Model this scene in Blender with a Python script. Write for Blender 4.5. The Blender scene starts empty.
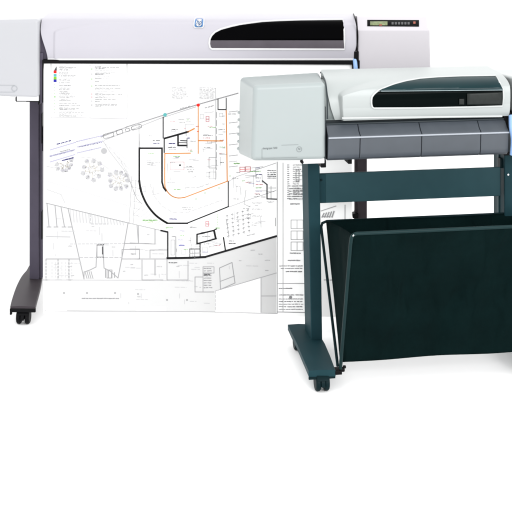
import bpy, bmesh, math, random
from mathutils import Vector

random.seed(7)
scene = bpy.context.scene
COL = scene.collection

# ------------------------------------------------------------------ camera model
F = 1200.0          # focal length in photo pixels (photo 512 wide)
HZ = -100.0         # horizon row of the photo
H = 1.6367          # camera height


class Frame:
    """local axes of a plotter: x along its width, y away from its front, z up."""
    def __init__(s, ox, oy, deg):
        s.ox, s.oy, s.a = ox, oy, math.radians(deg)
        s.c, s.s = math.cos(s.a), math.sin(s.a)

    def ray(s, px, py, t):
        wx, wy, wz = t * (px - 256) / F, t, H - t * (py - HZ) / F
        rx, ry = wx - s.ox, wy - s.oy
        return (rx * s.c + ry * s.s, -rx * s.s + ry * s.c, wz)

    def surf(s, px, py, fn, lo=2.5, hi=7.0):
        for _ in range(48):
            m = (lo + hi) / 2
            x, y, z = s.ray(px, py, m)
            if y - fn(x, z) > 0:
                hi = m
            else:
                lo = m
        return s.ray(px, py, (lo + hi) / 2)

    def onY(s, px, py, yc):
        x, y, z = s.surf(px, py, lambda a, b: yc)
        return x, z

    def onZ(s, px, py, zc):
        t = (H - zc) * F / (py - HZ)
        x, y, z = s.ray(px, py, t)
        return x, y


def interp(pts, v):
    if v <= pts[0][0]:
        return pts[0][1]
    for (a, p), (b, q) in zip(pts, pts[1:]):
        if v <= b:
            return p + (q - p) * (v - a) / (b - a) if b > a else q
    return pts[-1][1]


def smooth(t):
    t = max(0.0, min(1.0, t))
    return t * t * (3 - 2 * t)


def spline(pts, n=6, closed=False):
    """Catmull-Rom through points."""
    P = [Vector(p) for p in pts]
    out = []
    N = len(P)
    rng = range(N) if closed else range(N - 1)
    for i in rng:
        p0 = P[(i - 1) % N] if (closed or i > 0) else P[0]
        p1 = P[i]
        p2 = P[(i + 1) % N]
        p3 = P[(i + 2) % N] if (closed or i + 2 < N) else P[-1]
        for k in range(n):
            t = k / n
            out.append(0.5 * ((2 * p1) + (p2 - p0) * t + (2 * p0 - 5 * p1 + 4 * p2 - p3) * t * t
                              + (3 * p1 - p0 - 3 * p2 + p3) * t ** 3))
    if not closed:
        out.append(P[-1])
    return out


# ------------------------------------------------------------------ materials
def lin(c):
    return tuple(((v / 255) / 12.92 if v / 255 <= 0.04045 else ((v / 255 + 0.055) / 1.055) ** 2.4) for v in c)


def mat(name, col, rough=0.5, spec=0.5, metallic=0.0, var=0.06, vscale=9.0, bump=0.0, bscale=900.0,
        wear=0.0, coat=0.0):
    m = bpy.data.materials.new(name)
    m.use_nodes = True
    nt = m.node_tree
    b = nt.nodes['Principled BSDF']
    b.inputs['Roughness'].default_value = rough
    b.inputs['Specular IOR Level'].default_value = spec
    b.inputs['Metallic'].default_value = metallic
    b.inputs['Coat Weight'].default_value = coat
    tc = nt.nodes.new('ShaderNodeTexCoord')
    n = nt.nodes.new('ShaderNodeTexNoise')
    n.inputs['Scale'].default_value = vscale
    n.inputs['Detail'].default_value = 5
    nt.links.new(tc.outputs['Object'], n.inputs['Vector'])
    r = nt.nodes.new('ShaderNodeValToRGB')
    r.color_ramp.elements[0].position = 0.3
    r.color_ramp.elements[1].position = 0.7
    r.color_ramp.elements[0].color = (*[c * (1 - var) for c in col], 1)
    r.color_ramp.elements[1].color = (*[min(1, c * (1 + var)) for c in col], 1)
    nt.links.new(n.outputs['Fac'], r.inputs['Fac'])
    nt.links.new(r.outputs['Color'], b.inputs['Base Color'])
    mr = nt.nodes.new('ShaderNodeMapRange')
    mr.inputs['To Min'].default_value = max(0.02, rough - 0.06)
    mr.inputs['To Max'].default_value = min(1, rough + 0.06)
    nt.links.new(n.outputs['Fac'], mr.inputs['Value'])
    nt.links.new(mr.outputs['Result'], b.inputs['Roughness'])
    if bump:
        n2 = nt.nodes.new('ShaderNodeTexNoise')
        n2.inputs['Scale'].default_value = bscale
        n2.inputs['Detail'].default_value = 2
        nt.links.new(tc.outputs['Object'], n2.inputs['Vector'])
        bp = nt.nodes.new('ShaderNodeBump')
        bp.inputs['Strength'].default_value = bump
        bp.inputs['Distance'].default_value = 0.001
        nt.links.new(n2.outputs['Fac'], bp.inputs['Height'])
        nt.links.new(bp.outputs['Normal'], b.inputs['Normal'])
    return m


def fabric_mat(name, col):
    m = bpy.data.materials.new(name)
    m.use_nodes = True
    nt = m.node_tree
    b = nt.nodes['Principled BSDF']
    b.inputs['Roughness'].default_value = 0.85
    b.inputs['Specular IOR Level'].default_value = 0.02
    tc = nt.nodes.new('ShaderNodeTexCoord')
    n = nt.nodes.new('ShaderNodeTexNoise')
    n.inputs['Scale'].default_value = 7
    n.inputs['Detail'].default_value = 6
    n.inputs['Roughness'].default_value = 0.65
    nt.links.new(tc.outputs['Object'], n.inputs['Vector'])
    r = nt.nodes.new('ShaderNodeValToRGB')
    r.color_ramp.elements[0].position = 0.3
    r.color_ramp.elements[1].position = 0.72
    r.color_ramp.elements[0].color = (*[c * 0.85 for c in col], 1)
    r.color_ramp.elements[1].color = (*[c * 1.3 for c in col], 1)
    nt.links.new(n.outputs['Fac'], r.inputs['Fac'])
    nt.links.new(r.outputs['Color'], b.inputs['Base Color'])
    w1 = nt.nodes.new('ShaderNodeTexWave')
    w1.inputs['Scale'].default_value = 160
    w2 = nt.nodes.new('ShaderNodeTexWave')
    w2.bands_direction = 'Z'
    w2.inputs['Scale'].default_value = 160
    for w in (w1, w2):
        w.inputs['Distortion'].default_value = 0.6
        nt.links.new(tc.outputs['Object'], w.inputs['Vector'])
    ad = nt.nodes.new('ShaderNodeMath')
    nt.links.new(w1.outputs['Fac'], ad.inputs[0])
    nt.links.new(w2.outputs['Fac'], ad.inputs[1])
    bp = nt.nodes.new('ShaderNodeBump')
    bp.inputs['Strength'].default_value = 0.35
    bp.inputs['Distance'].default_value = 0.0008
    nt.links.new(ad.outputs[0], bp.inputs['Height'])
    mp = nt.nodes.new('ShaderNodeMapping')
    mp.inputs['Rotation'].default_value = (0, math.radians(28), 0)
    mp.inputs['Scale'].default_value = (3.2, 1.0, 1.2)
    nt.links.new(tc.outputs['Object'], mp.inputs['Vector'])
    n3 = nt.nodes.new('ShaderNodeTexNoise')
    n3.inputs['Scale'].default_value = 5
    n3.inputs['Detail'].default_value = 0.6
    n3.inputs['Distortion'].default_value = 0.8
    nt.links.new(mp.outputs['Vector'], n3.inputs['Vector'])
    bp2 = nt.nodes.new('ShaderNodeBump')
    bp2.inputs['Strength'].default_value = 0.75
    bp2.inputs['Distance'].default_value = 0.035
    nt.links.new(n3.outputs['Fac'], bp2.inputs['Height'])
    nt.links.new(bp2.outputs['Normal'], bp.inputs['Normal'])
    nt.links.new(bp.outputs['Normal'], b.inputs['Normal'])
    return m


M = {}
M['floor'] = mat('white_studio_floor', (0.9, 0.9, 0.9), 0.7, 0.1, var=0.01, vscale=2)
# back plotter
M['lilac_white'] = mat('lilac_white_plastic', (0.3117, 0.3035, 0.3341), 0.42, 0.4, var=0.012, vscale=4, bump=0.08, bscale=1500)
M['grey_white'] = mat('cool_white_plastic', (0.301, 0.3039, 0.3201), 0.45, 0.4, var=0.012, vscale=4, bump=0.08, bscale=1500)
M['pink_white'] = mat('warm_white_plastic', (0.3711, 0.3561, 0.3771), 0.45, 0.4, var=0.012, vscale=4, bump=0.08, bscale=1500)
M['rim_white'] = mat('white_rim_plastic', (0.4406, 0.4406, 0.4468), 0.4, 0.4, var=0.01)
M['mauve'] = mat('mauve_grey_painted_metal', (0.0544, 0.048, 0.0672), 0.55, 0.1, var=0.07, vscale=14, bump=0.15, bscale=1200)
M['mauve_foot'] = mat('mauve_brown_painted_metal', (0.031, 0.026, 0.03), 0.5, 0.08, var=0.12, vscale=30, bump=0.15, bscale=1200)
M['black'] = mat('black_plastic', (0.003, 0.003, 0.0035), 0.5, 0.06, var=0.1)
M['window_black'] = mat('black_tinted_window', (0.0008, 0.0008, 0.001), 0.12, 0.01, var=0.05)
M['window_purple'] = mat('purple_grey_window_strip', (0.05, 0.043, 0.052), 0.35, 0.2, var=0.08, vscale=20)
# front plotter
M['mint_white'] = mat('mint_grey_white_plastic', (0.225, 0.2514, 0.2514), 0.42, 0.4, var=0.012, vscale=4, bump=0.08, bscale=1500)
M['mint_lid'] = mat('pale_grey_white_plastic', (0.2694, 0.2883, 0.2856), 0.4, 0.4, var=0.012, vscale=4, bump=0.08, bscale=1500)
M['mint_rim'] = mat('pale_rim_plastic', (0.3698, 0.387, 0.3827), 0.4, 0.3, var=0.01)
M['slate'] = mat('slate_grey_plastic', (0.04444, 0.05233, 0.06308), 0.38, 0.45, var=0.06, vscale=20, bump=0.1, bscale=1500)
M['teal_post'] = mat('teal_painted_metal', (0.0085, 0.03, 0.037), 0.5, 0.06, var=0.07, vscale=16, bump=0.15, bscale=1200)
M['teal_bar'] = mat('blue_teal_painted_metal', (0.0165, 0.045, 0.053), 0.45, 0.08, var=0.06, vscale=12, bump=0.15, bscale=1200)
M['teal_dark'] = mat('dark_teal_painted_metal', (0.003, 0.0105, 0.0125), 0.45, 0.05, var=0.1, vscale=16)
M['rod'] = mat('dark_green_enamelled_rod', (0.005, 0.017, 0.018), 0.35, 0.08, var=0.08)
M['fabric'] = fabric_mat('dark_green_black_fabric', (0.0014, 0.0056, 0.0057))
M['pane_teal'] = mat('teal_reflection_window', (0.006, 0.02, 0.023), 0.16, 0.07, var=0.1)  # teal base colour holds the reflection in the sloped glass
M['pane_black'] = mat('black_green_window', (0.001, 0.0022, 0.0022), 0.12, 0.015, var=0.05)
M['reflection_grey'] = mat('dark_grey_green_reflection', (0.0065, 0.009, 0.008), 0.4, 0.2, var=0.3, vscale=60)
M['blue'] = mat('light_blue_plastic', (0.18, 0.3024, 0.5184), 0.35, 0.5, var=0.03)
M['label_line'] = mat('grey_badge_print', (0.1578, 0.1755, 0.1781), 0.5, 0.3, var=0.03)
M['label_text'] = mat('dark_grey_badge_print', (0.06615, 0.07632, 0.08141), 0.5, 0.3, var=0.03)
M['screen'] = mat('olive_lcd', (0.135, 0.162, 0.0765), 0.25, 0.3, var=0.35, vscale=60)
M['logo_blue'] = mat('blue_logo_print', (0.03, 0.11, 0.26), 0.4, 0.4, var=0.05)
M['steel'] = mat('bright_steel', (0.6, 0.6, 0.6), 0.25, 0.5, metallic=1.0)
M['red'] = mat('red_button', (0.225, 0.05, 0.03), 0.4, 0.4)
M['button'] = mat('grey_button', (0.05, 0.05, 0.0525), 0.4, 0.4)


# ------------------------------------------------------------------ mesh builder
class MB:
    def __init__(s):
        s.v, s.f, s.m = [], [], []

    def add(s, verts, faces, mi=0):
        o = len(s.v)
        s.v += [tuple(p) for p in verts]
        s.f += [tuple(i + o for i in f) for f in faces]
        s.m += [mi] * len(faces)

    def box(s, x0, x1, y0, y1, z0, z1, mi=0):
        P = [(x, y, z) for x in (x0, x1) for y in (y0, y1) for z in (z0, z1)]
        s.add(P, [(0, 1, 3, 2), (4, 6, 7, 5), (0, 4, 5, 1), (2, 3, 7, 6), (0, 2, 6, 4), (1, 5, 7, 3)], mi)

    def hexa(s, bottom, top, mi=0):
        """8-point block: 4 bottom points (any order around) and the 4 above them."""
        n = len(bottom)
        P = list(bottom) + list(top)
        fs = [tuple(range(n))[::-1], tuple(range(n, 2 * n))]
        fs += [(i, (i + 1) % n, n + (i + 1) % n, n + i) for i in range(n)]
        s.add(P, fs, mi)

    def prism_x(s, prof, x0, x1, mi=0):
        """extrude a (y,z) profile along x."""
        n = len(prof)
        s.hexa([(x0, y, z) for y, z in prof], [(x1, y, z) for y, z in prof], mi)

    def prism_y(s, prof, y0, y1, mi=0):
        s.hexa([(x, y0, z) for x, z in prof], [(x, y1, z) for x, z in prof], mi)

    def tube(s, pts, r, n=10, mi=0, closed=False):
        P = [Vector(p) for p in pts]
        N = len(P)
        base = len(s.v)
        up = None
        rings = []
        for i, p in enumerate(P):
            a = P[(i - 1) % N] if (closed or i) else P[0]
            b = P[(i + 1) % N] if (closed or i < N - 1) else P[-1]
            t = (b - a).normalized()
            if up is None:
                up = t.orthogonal().normalized()
            up = (up - t * up.dot(t)).normalized()
            w = t.cross(up)
            rings.append([tuple(p + (up * math.cos(k * math.tau / n) + w * math.sin(k * math.tau / n)) * r)
                          for k in range(n)])
        verts = [q for ring in rings for q in ring]
        faces = []
        for i in range(N if closed else N - 1):
            j = (i + 1) % N
            for k in range(n):
                faces.append((i * n + k, i * n + (k + 1) % n, j * n + (k + 1) % n, j * n + k))
        if not closed:
            faces += [tuple(range(n))[::-1], tuple((N - 1) * n + k for k in range(n))]
        s.add(verts, faces, mi)

    def cyl(s, c, axis, r, h, n=24, mi=0):
        c = Vector(c)
        a = Vector(axis).normalized()
        s.tube([c - a * h / 2, c + a * h / 2], r, n, mi)

    def grid(s, rows, mi=0, wrap=False):
        n = len(rows[0])
        verts = [p for row in rows for p in row]
        faces = [(i * n + k, i * n + k + 1, (i + 1) * n + k + 1, (i + 1) * n + k)
                 for i in range(len(rows) - 1) for k in range(n - 1)]
        s.add(verts, faces, mi)

    def build(s, name, mats, parent=None, bevel=0.0, seg=2, smooth_angle=35, solid=0.0, subsurf=0):
        me = bpy.data.meshes.new(name)
        me.from_pydata(s.v, [], s.f)
        if not isinstance(mats, (list, tuple)):
            mats = [mats]
        for m in mats:
            me.materials.append(m)
        me.polygons.foreach_set('material_index', s.m)
        bm = bmesh.new()
        bm.from_mesh(me)
        bmesh.ops.recalc_face_normals(bm, faces=bm.faces)
        for f in bm.faces:
            f.smooth = smooth_angle > 0
        for e in bm.edges:
            if len(e.link_faces) == 2 and e.calc_face_angle(0) > math.radians(smooth_angle):
                e.smooth = False
        bm.to_mesh(me)
        bm.free()
        o = bpy.data.objects.new(name, me)
        COL.objects.link(o)
        if parent:
            o.parent = parent
        if solid:
            md = o.modifiers.new('thickness', 'SOLIDIFY')
            md.thickness = solid
            md.offset = -1
        if bevel:
            md = o.modifiers.new('bevel', 'BEVEL')
            md.width = bevel
            md.segments = seg
            md.limit_method = 'ANGLE'
            md.angle_limit = math.radians(30)
            for e in me.edges:
                e.use_edge_sharp = False
            md = o.modifiers.new('normals', 'WEIGHTED_NORMAL')
            md.keep_sharp = True
        if subsurf:
            md = o.modifiers.new('subsurf', 'SUBSURF')
            md.levels = md.render_levels = subsurf
        return o


def thing(name, label, cat, fr):
    o = bpy.data.objects.new(name, None)
    COL.objects.link(o)
    o.location = (fr.ox, fr.oy, 0)
    o.rotation_euler = (0, 0, fr.a)
    o['label'] = label
    o['category'] = cat
    return o


def text_mb(body, size, x, y, z, mb, mi=0, bold=0.0, italic=0.0):
    """flat letters standing in the x-z plane at depth y, lower left at x,z, appended to mb."""
    cu = bpy.data.curves.new('letters', 'FONT')
    cu.body = body
    cu.size = size
    cu.extrude = 0.0002
    cu.offset = bold
    cu.shear = italic
    ob = bpy.data.objects.new('letters', cu)
    COL.objects.link(ob)
    dg = bpy.context.evaluated_depsgraph_get()
    me = bpy.data.meshes.new_from_object(ob.evaluated_get(dg))
    mb.add([(x + v.co.x, y - v.co.z, z + v.co.y) for v in me.vertices],
           [tuple(p.vertices) for p in me.polygons], mi)
    bpy.data.objects.remove(ob)
    bpy.data.curves.remove(cu)
    bpy.data.meshes.remove(me)


def ring_mb(mb, cx, y, cz, r, tube_r, mi=0):
    mb.tube([(cx + r * math.cos(a * math.tau / 28), y, cz + r * math.sin(a * math.tau / 28)) for a in range(28)],
            tube_r, 6, mi, closed=True)


# caster: housing part with two wheel sub-parts
def caster(parent, x, y, ztop, mh, mw, r=0.0275, w=0.047):
    mb = MB()
    mb.cyl((x, y, ztop - 0.006), (0, 0, 1), 0.008, 0.02, 14)
    hood = []
    for k in range(11):
        a = math.radians(-15 + 210 * k / 10)
        hood.append((y + 0.006 + (r + 0.002) * math.cos(a), r + (r + 0.002) * math.sin(a)))
    hood += [(y + 0.006 - 0.012, r - 0.004), (y + 0.006 + 0.012, r - 0.004)]
    mb.prism_x(hood, x - 0.0065, x + 0.0065)
    # cap over the wheels
    cap_o = [(y + 0.006 + (r + 0.004) * math.cos(math.radians(a)), r + (r + 0.004) * math.sin(math.radians(a)))
             for a in range(20, 170, 15)]
    cap_i = [(y + 0.006 + (r + 0.0015) * math.cos(math.radians(a)), r + (r + 0.0015) * math.sin(math.radians(a)))
             for a in range(20, 170, 15)]
    mb.prism_x(cap_o + cap_i[::-1], x - w / 2 + 0.003, x + w / 2 - 0.003)
    mb.cyl((x, y + 0.006, r), (1, 0, 0), 0.006, w - 0.004, 12)
    c = mb.build('caster', mh, parent, bevel=0.001)
    for sgn in (-1, 1):
        wb = MB()
        cx = x + sgn * (w / 2 - 0.0085)
        prof = [(0.0, -0.0085), (r - 0.004, -0.0085), (r, -0.0045), (r, 0.0045), (r - 0.004, 0.0085), (0.0, 0.0085)]
        n = 28
        rows = [[(cx + d, y + 0.006 + rr * math.cos(a * math.tau / n), r + rr * math.sin(a * math.tau / n))
                 for a in range(n + 1)] for rr, d in prof]
        wb.grid(rows)
        wb.build('wheel', mw, c)
    return c


# ================================================================== BACK PLOTTER
A = Frame(-0.899, 4.621, -1.5)
pa = thing('wide_format_plotter',
           'larger lilac white plotter standing behind, feeding out a long architectural drawing, on mauve grey legs',
           'plotter', A)

YF = 0.10                           # front plane of the end covers
# ---- lid profile: depth as function of height
zA_top = A.onY(200, 17.6, 0.15)[1]
zA_bot = A.onY(200, 59.6, YF)[1]
hA = zA_top - zA_bot
profA = [(zA_bot, YF + 0.006), (zA_bot + 0.25 * hA, YF), (zA_bot + 0.55 * hA, YF + 0.004),
         (zA_bot + 0.75 * hA, YF + 0.011), (zA_bot + 0.88 * hA, YF + 0.022), (zA_bot + 0.96 * hA, YF + 0.040),
         (zA_top, YF + 0.075), (zA_top + 0.004, YF + 0.12), (zA_top + 0.007, YF + 0.17)]


def lid_surface(prof, xl, xr, x_bub, x_bub_r, s_lo, s_hi, x_rise, raise_by, gain=0.0):
    z0, z1 = prof[0][0], prof[-1][0]

    def fn(x, z):
        if z > z1:
            return prof[-1][1] + (z - z1) * 60
        y = interp(prof, z)
        zt = z0 + (zA - z0) * (s_lo + (s_hi - s_lo) * min(1.0, max(0.0, (x - x_bub) / x_rise)) ** 0.45)
        m = smooth((x - x_bub) / 0.014) * smooth((zt - z) / 0.011) * smooth((x_bub_r - x) / 0.02)
        sl = (interp(prof, z + 0.014) - interp(prof, z - 0.014)) / 0.028 if gain else 0
        return y - raise_by * m * (1 + gain * max(0.0, min(1.2, sl)))
    zA = prof[-3][0]
    return fn


def smooth_prof(prof):
    """refine profile to a smooth curve while keeping z increasing."""
    pts = spline([(y, z, 0) for z, y in prof], 6)
    out = []
    for p in pts:
        if not out or p.y > out[-1][0] + 1e-6:
            out.append((p.y, p.x))
    return out


profA = smooth_prof(profA)
xAl = A.onY(40.2, 40, YF)[0]
xAr = A.onY(356.4, 40, YF)[0]
xA_b = A.onY(52.5, 45, YF)[0]
SA = lid_surface(profA, xAl, xAr, xA_b, xAr + 1, 0.62, 0.88, 0.22, 0.008)


def build_lid(name, fn, prof, xl, xr, material, parent, left_edge=None, nx=260, blend=0.05):
    """lid shell as a grid following fn; left_edge(z) moves the left end; closed behind."""
    mb = MB()
    zs = [p[0] for p in prof]
    zs = [a + (b - a) * k / 4 for a, b in zip(zs, zs[1:]) for k in range(4)] + [zs[-1]]
    xs = [xl + (xr - xl) * (i / nx) for i in range(nx + 1)]
    # finer near the left end
    xs = sorted(set([xl + (xs[20] - xl) * k / 60 for k in range(61)] + xs[20:]))
    rows = []
    for z in zs:
        row = []
        for x in xs:
            xx = x
            if left_edge:
                le = left_edge(z)
                xx = x + (le - xl) * max(0, 1 - (x - xl) / blend)
            row.append((xx, fn(x, z), z))
        rows.append(row)
    # back, bottom
    yb = prof[-1][1]
    rows.append([(p[0], yb + 0.004, p[2] - 0.02) for p in rows[-1]])
    rows.append([(p[0], yb + 0.004, zs[0] + 0.004) for p in rows[0]])
    rows.append([(p[0], p[1], p[2]) for p in rows[0]])
    mb.grid(rows)
    n = len(xs)
    R = len(rows)
    mb.add([r[0] for r in rows[:-1]], [tuple(range(R - 1))])
    mb.add([r[-1] for r in rows[:-1]], [tuple(range(R - 1))])
    return mb.build(name, material, parent, smooth_angle=50)


# left edge of lid sweeps to the right towards its bottom
def leA(z):
    t = (zA_top - z) / hA
    return xAl + 0.028 * smooth((t - 0.25) / 0.75)


lidA = build_lid('lid', SA, profA, xAl, xAr, M['lilac_white'], pa, leA)


def conform_patch(fr, fn, outline_top, outline_bot, off, nx=48, nz=10):
    """grid mesh of the pixel region between two polylines (px->py), laid on surface fn."""
    x0, x1 = outline_top[0][0], outline_top[-1][0]
    mb = MB()
    rows = []
    for j in range(nz + 1):
        row = []
        for i in range(nx + 1):
            u = i / nx
            px = x0 + (x1 - x0) * (0.5 - 0.5 * math.cos(u * math.pi)) if nx > 8 else x0 + (x1 - x0) * u
            a, b = interp(outline_bot, px), interp(outline_top, px)
            py = a + (b - a) * j / nz
            row.append(fr.surf(px, py, lambda x, z: fn(x, z) - off))
        rows.append(row)
    mb.grid(rows)
    return mb


def rim(fr, fn, outline, off, r):
    mb = MB()
    mb.tube([fr.surf(px, py, lambda x, z: fn(x, z) - off) for px, py in outline], r, 8, closed=True)
    return mb


# window of the back plotter
wA_top = [(209.3, 43.5), (209.8, 39), (211.5, 35.5), (215, 32), (221, 29), (232, 26), (246, 23.6), (262, 21.6),
          (280, 20.6), (300, 20.0), (342.8, 19.6), (344.3, 30), (344.5, 40)]
wA_mid = [(209.3, 43.6), (209.4, 41.0), (212, 40.3), (344.5, 40.3)]
wA_bot = [(209.3, 44), (210, 47.5), (211.5, 48.9), (344.0, 49.3), (344.5, 49.0)]
win = conform_patch(A, SA, wA_top, [(x, max(40.3, min(interp(wA_top, x) + .02, 44))) if x < 212 else (x, 40.3) for x, y in wA_top], 0.0025)
winA = win.build('window', M['window_black'], lidA, solid=0.004)
strip = conform_patch(A, SA, [(209.4, 43.5), (210.2, 40.4), (344.4, 40.4)], [(209.4, 44.5), (210.5, 48), (212, 49.0), (344.2, 49.3)], 0.0025)
strip.build('window_strip', M['window_purple'], lidA, solid=0.004)
out = wA_top + [(344.4, 49.4), (300, 49.3), (250, 49.1), (212, 49.0), (210, 47.5)]
rim(A, SA, out, 0.0015, 0.0042).build('window_frame', M['rim_white'], lidA)
# bright bottom lip of the lid
lip = MB()
lip.tube([A.surf(px, 59.3, lambda x, z: SA(x, z) + 0.001) for px in range(48, 355, 6)], 0.0045, 8)
lip.build('lid_lip', M['rim_white'], lidA)
# logo
lg = MB()
cx, cy, cz = A.surf(199, 22.8, SA)
nrm = 0.006


def on_lid(dx, dz, off):
    x, z = cx + dx, cz + dz
    return (x, SA(x, z) - off, z)


def lid_disc(w, h, rr, off, mi):
    pts = []
    for k in range(32):
        a = k * math.tau / 32
        ca, sa = math.cos(a), math.sin(a)
        px_ = math.copysign(abs(ca) ** rr, ca) * w
        pz_ = math.copysign(abs(sa) ** rr, sa) * h
        pts.append(on_lid(px_, pz_, off))
    c = on_lid(0, 0, off)
    lg.add([c] + pts, [(0, k + 1, (k + 1) % 32 + 1) for k in range(32)], mi)


lid_disc(0.021, 0.0190, 0.45, 0.0030, 0)
lid_disc(0.0165, 0.0148, 0.45, 0.0040, 1)
lid_disc(0.0120, 0.0120, 1.0, 0.0050, 0)
letters = MB()
text_mb('hp', 0.021, 0, 0, 0, letters, 0, bold=0.0004, italic=0.25)
ys = [on_lid(x - 0.0105, z - 0.0040, 0.0058) for x, y, z in letters.v]
lg.add(ys, letters.f, 1)
lg.build('logo', [M['rim_white'], M['logo_blue']], lidA, smooth_angle=0)


# ---- end covers
def cover(fr, parent, name, front, back, mat_, yf, yb, top_y=None, bevel=0.012):
    """end cover: front quad pixels (lb, rb, rt, lt) at depth yf and back depth yb with its own corner offsets."""
    F_ = [fr.onY(px, py, yf) for px, py in front]
    mb = MB()
    B_ = back(F_)
    mb.hexa([(x, yf, z) for x, z in F_], [(x, y, z) for x, y, z in B_])
    return mb.build(name, mat_, parent, bevel=bevel, seg=5)


def backA(F_):
    return [(F_[0][0], YF + 0.31, F_[0][1] + 0.01), (F_[1][0], YF + 0.31, F_[1][1] + 0.01),
            (F_[2][0], YF + 0.31, A.onY(30, 16.6, YF + 0.31)[1]), (F_[3][0], YF + 0.31, A.onY(-60, 18.6, YF + 0.31)[1])]


cvl = cover(A, pa, 'end_cover', [(-72, 93), (38.9, 98.6), (38.9, 19.0), (-72, 21.5)], backA, M['grey_white'], YF - 0.008, YF + .31, bevel=0.014)
cvl['label'] = 'cool white left end cover with a faint badge'
# lower lip of the left cover
mb = MB()
x0, z0 = A.onY(16.5, 97.2, YF - 0.006)
x1, z1 = A.onY(38.6, 101.2, YF - 0.006)
mb.box(x0, x1, YF - 0.004, YF + 0.2, z1, z0 + 0.004)
mb.build('cover_lip', M['rim_white'], cvl, bevel=0.002)
mb = MB()
mb.box(x0 - 0.004, x1 + 0.002, YF - 0.001, YF + 0.2, z1 - 0.0032, z1)
mb.box(x0 - 0.005, x0 - 0.0005, YF - 0.003, YF + 0.2, z1, z0 - 0.001)
mb.build('cover_gasket', M['black'], cvl)
# badge
mb = MB()
yb_ = YF - 0.0086
bx0, bz1 = A.onY(-14, 85.2, yb_)
bx1, bz0 = A.onY(17.2, 92.2, yb_)
for a, b in (((bx0, bz0), (bx1 - .01, bz0)), ((bx0, bz1), (bx1 - .01, bz1)), ((bx0, bz0), (bx0, bz1))):
    mb.tube([(a[0], yb_, a[1]), (b[0], yb_, b[1])], 0.0008, 6)
ring_mb(mb, A.onY(14.3, 88.5, yb_)[0], yb_, A.onY(14.3, 88.5, yb_)[1], 0.0105, 0.0013)
M['badge_pale'] = mat('pale_grey_badge_print', (0.2574, 0.2694, 0.2844), 0.5, 0.3, var=0.02)
mb.build('badge', M['badge_pale'], cvl)

az_back = A.onY(400, 15.2, YF + 0.30)[1]
cvr = cover(A, pa, 'end_cover', [(357.5, 86), (431.2, 86), (429.8, 29.5), (358.0, 29.5)], lambda F_: [
    (F_[0][0], YF + 0.31, F_[0][1] + 0.01), (F_[1][0], YF + 0.31, F_[1][1] + 0.01),
    (F_[2][0] - 0.006, YF + 0.31, az_back - 0.004), (F_[3][0] - 0.006, YF + 0.31, az_back - 0.004)],
    M['pink_white'], YF - 0.004, YF + .31, bevel=0.006)
cvr['label'] = 'warm white right end cover carrying the control panel'
# sloping console with the control panel on top of the right cover
cons = MB()
ax0, az0 = A.onY(357.8, 30.0, YF - 0.003)
ax1, _ = A.onY(429.0, 30.0, YF - 0.003)
_, az1 = A.onY(400, 17.5, YF + 0.05)
prof = [(YF - 0.0032, az0 - 0.004), (YF - 0.0032, az0), (YF + 0.045, az1), (YF + 0.06, az1 + 0.004), (YF + 0.30, az_back), (YF + .30, az0 - 0.004)]
cons.prism_x(prof, ax0, ax1 - 0.004)
co = cons.build('console', M['pink_white'], cvr, bevel=0.004, seg=4)


def S_con(x, z):
    t = (z - az0) / (az1 - az0)
    return YF - 0.0032 + 0.0482 * t


mbp = conform_patch(A, S_con, [(367.3, 19.8), (419.0, 20.0)], [(367.3, 26.0), (419.0, 26.4)], 0.0025, nx=8, nz=2)
cp = mbp.build('control_panel', M['black'], co, solid=0.003)
for (a, b, c, d, nm, mm) in ((370.2, 21.2, 387.5, 25.2, 'display', M['screen']),):
    q = conform_patch(A, S_con, [(a, b), (c, b)], [(a, d), (c, d)], 0.0040, nx=4, nz=2)
    q.build(nm, mm, co, solid=0.002)
bb = MB()
for k in range(6):
    px = 391.5 + k * 3.2
    q = conform_patch(A, S_con, [(px, 22.0), (px + 2.2, 22.0)], [(px, 24.4), (px + 2.2, 24.4)], 0.0042, nx=2, nz=1)
    q.build('button', M['button'], co, solid=0.002)
q = conform_patch(A, S_con, [(413.2, 21.4), (415.6, 21.4)], [(413.2, 23.6), (415.6, 23.6)], 0.0042, nx=2, nz=1)
q.build('button', M['red'], co, solid=0.002)
# small red/green lights under the display text
q = conform_patch(A, S_con, [(379.2, 24.2), (382.0, 24.2)], [(379.2, 25.6), (382.0, 25.6)], 0.0058, nx=2, nz=1)
q.build('indicator', M['red'], co, solid=0.001)

# ---- chassis (dark body under and between the covers)
mb = MB()
x0 = A.onY(39.2, 60, YF + 0.02)[0]
x1 = A.onY(357, 60, YF + 0.02)[0]
z_un = A.onY(100, 60.2, YF + 0.02)[1]
z_lo = A.onY(40, 103, YF + 0.02)[1]
mb.box(x0, x1, YF + 0.045, YF + 0.28, z_lo + 0.09, z_un - 0.002)
mb.box(x0 - .006, x1 + .006, YF + 0.10, YF + 0.27, z_un - 0.002, zA_top - 0.045)
mb.build('chassis', M['black'], pa, bevel=0.004)
xs_a, xs_b = A.onY(42.5, 62, YF)[0], A.onY(353.5, 62, YF)[0]
mb = MB()
mb.box(xs_a, xs_b, YF - 0.004, YF + 0.05, A.onY(100, 63.8, YF - 0.004)[1], A.onY(100, 60.0, YF - 0.004)[1])
mb.build('under_lid_bar', M['black'], pa, bevel=0.002)  # bar added under the lid to darken the gap and shade the paper
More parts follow.
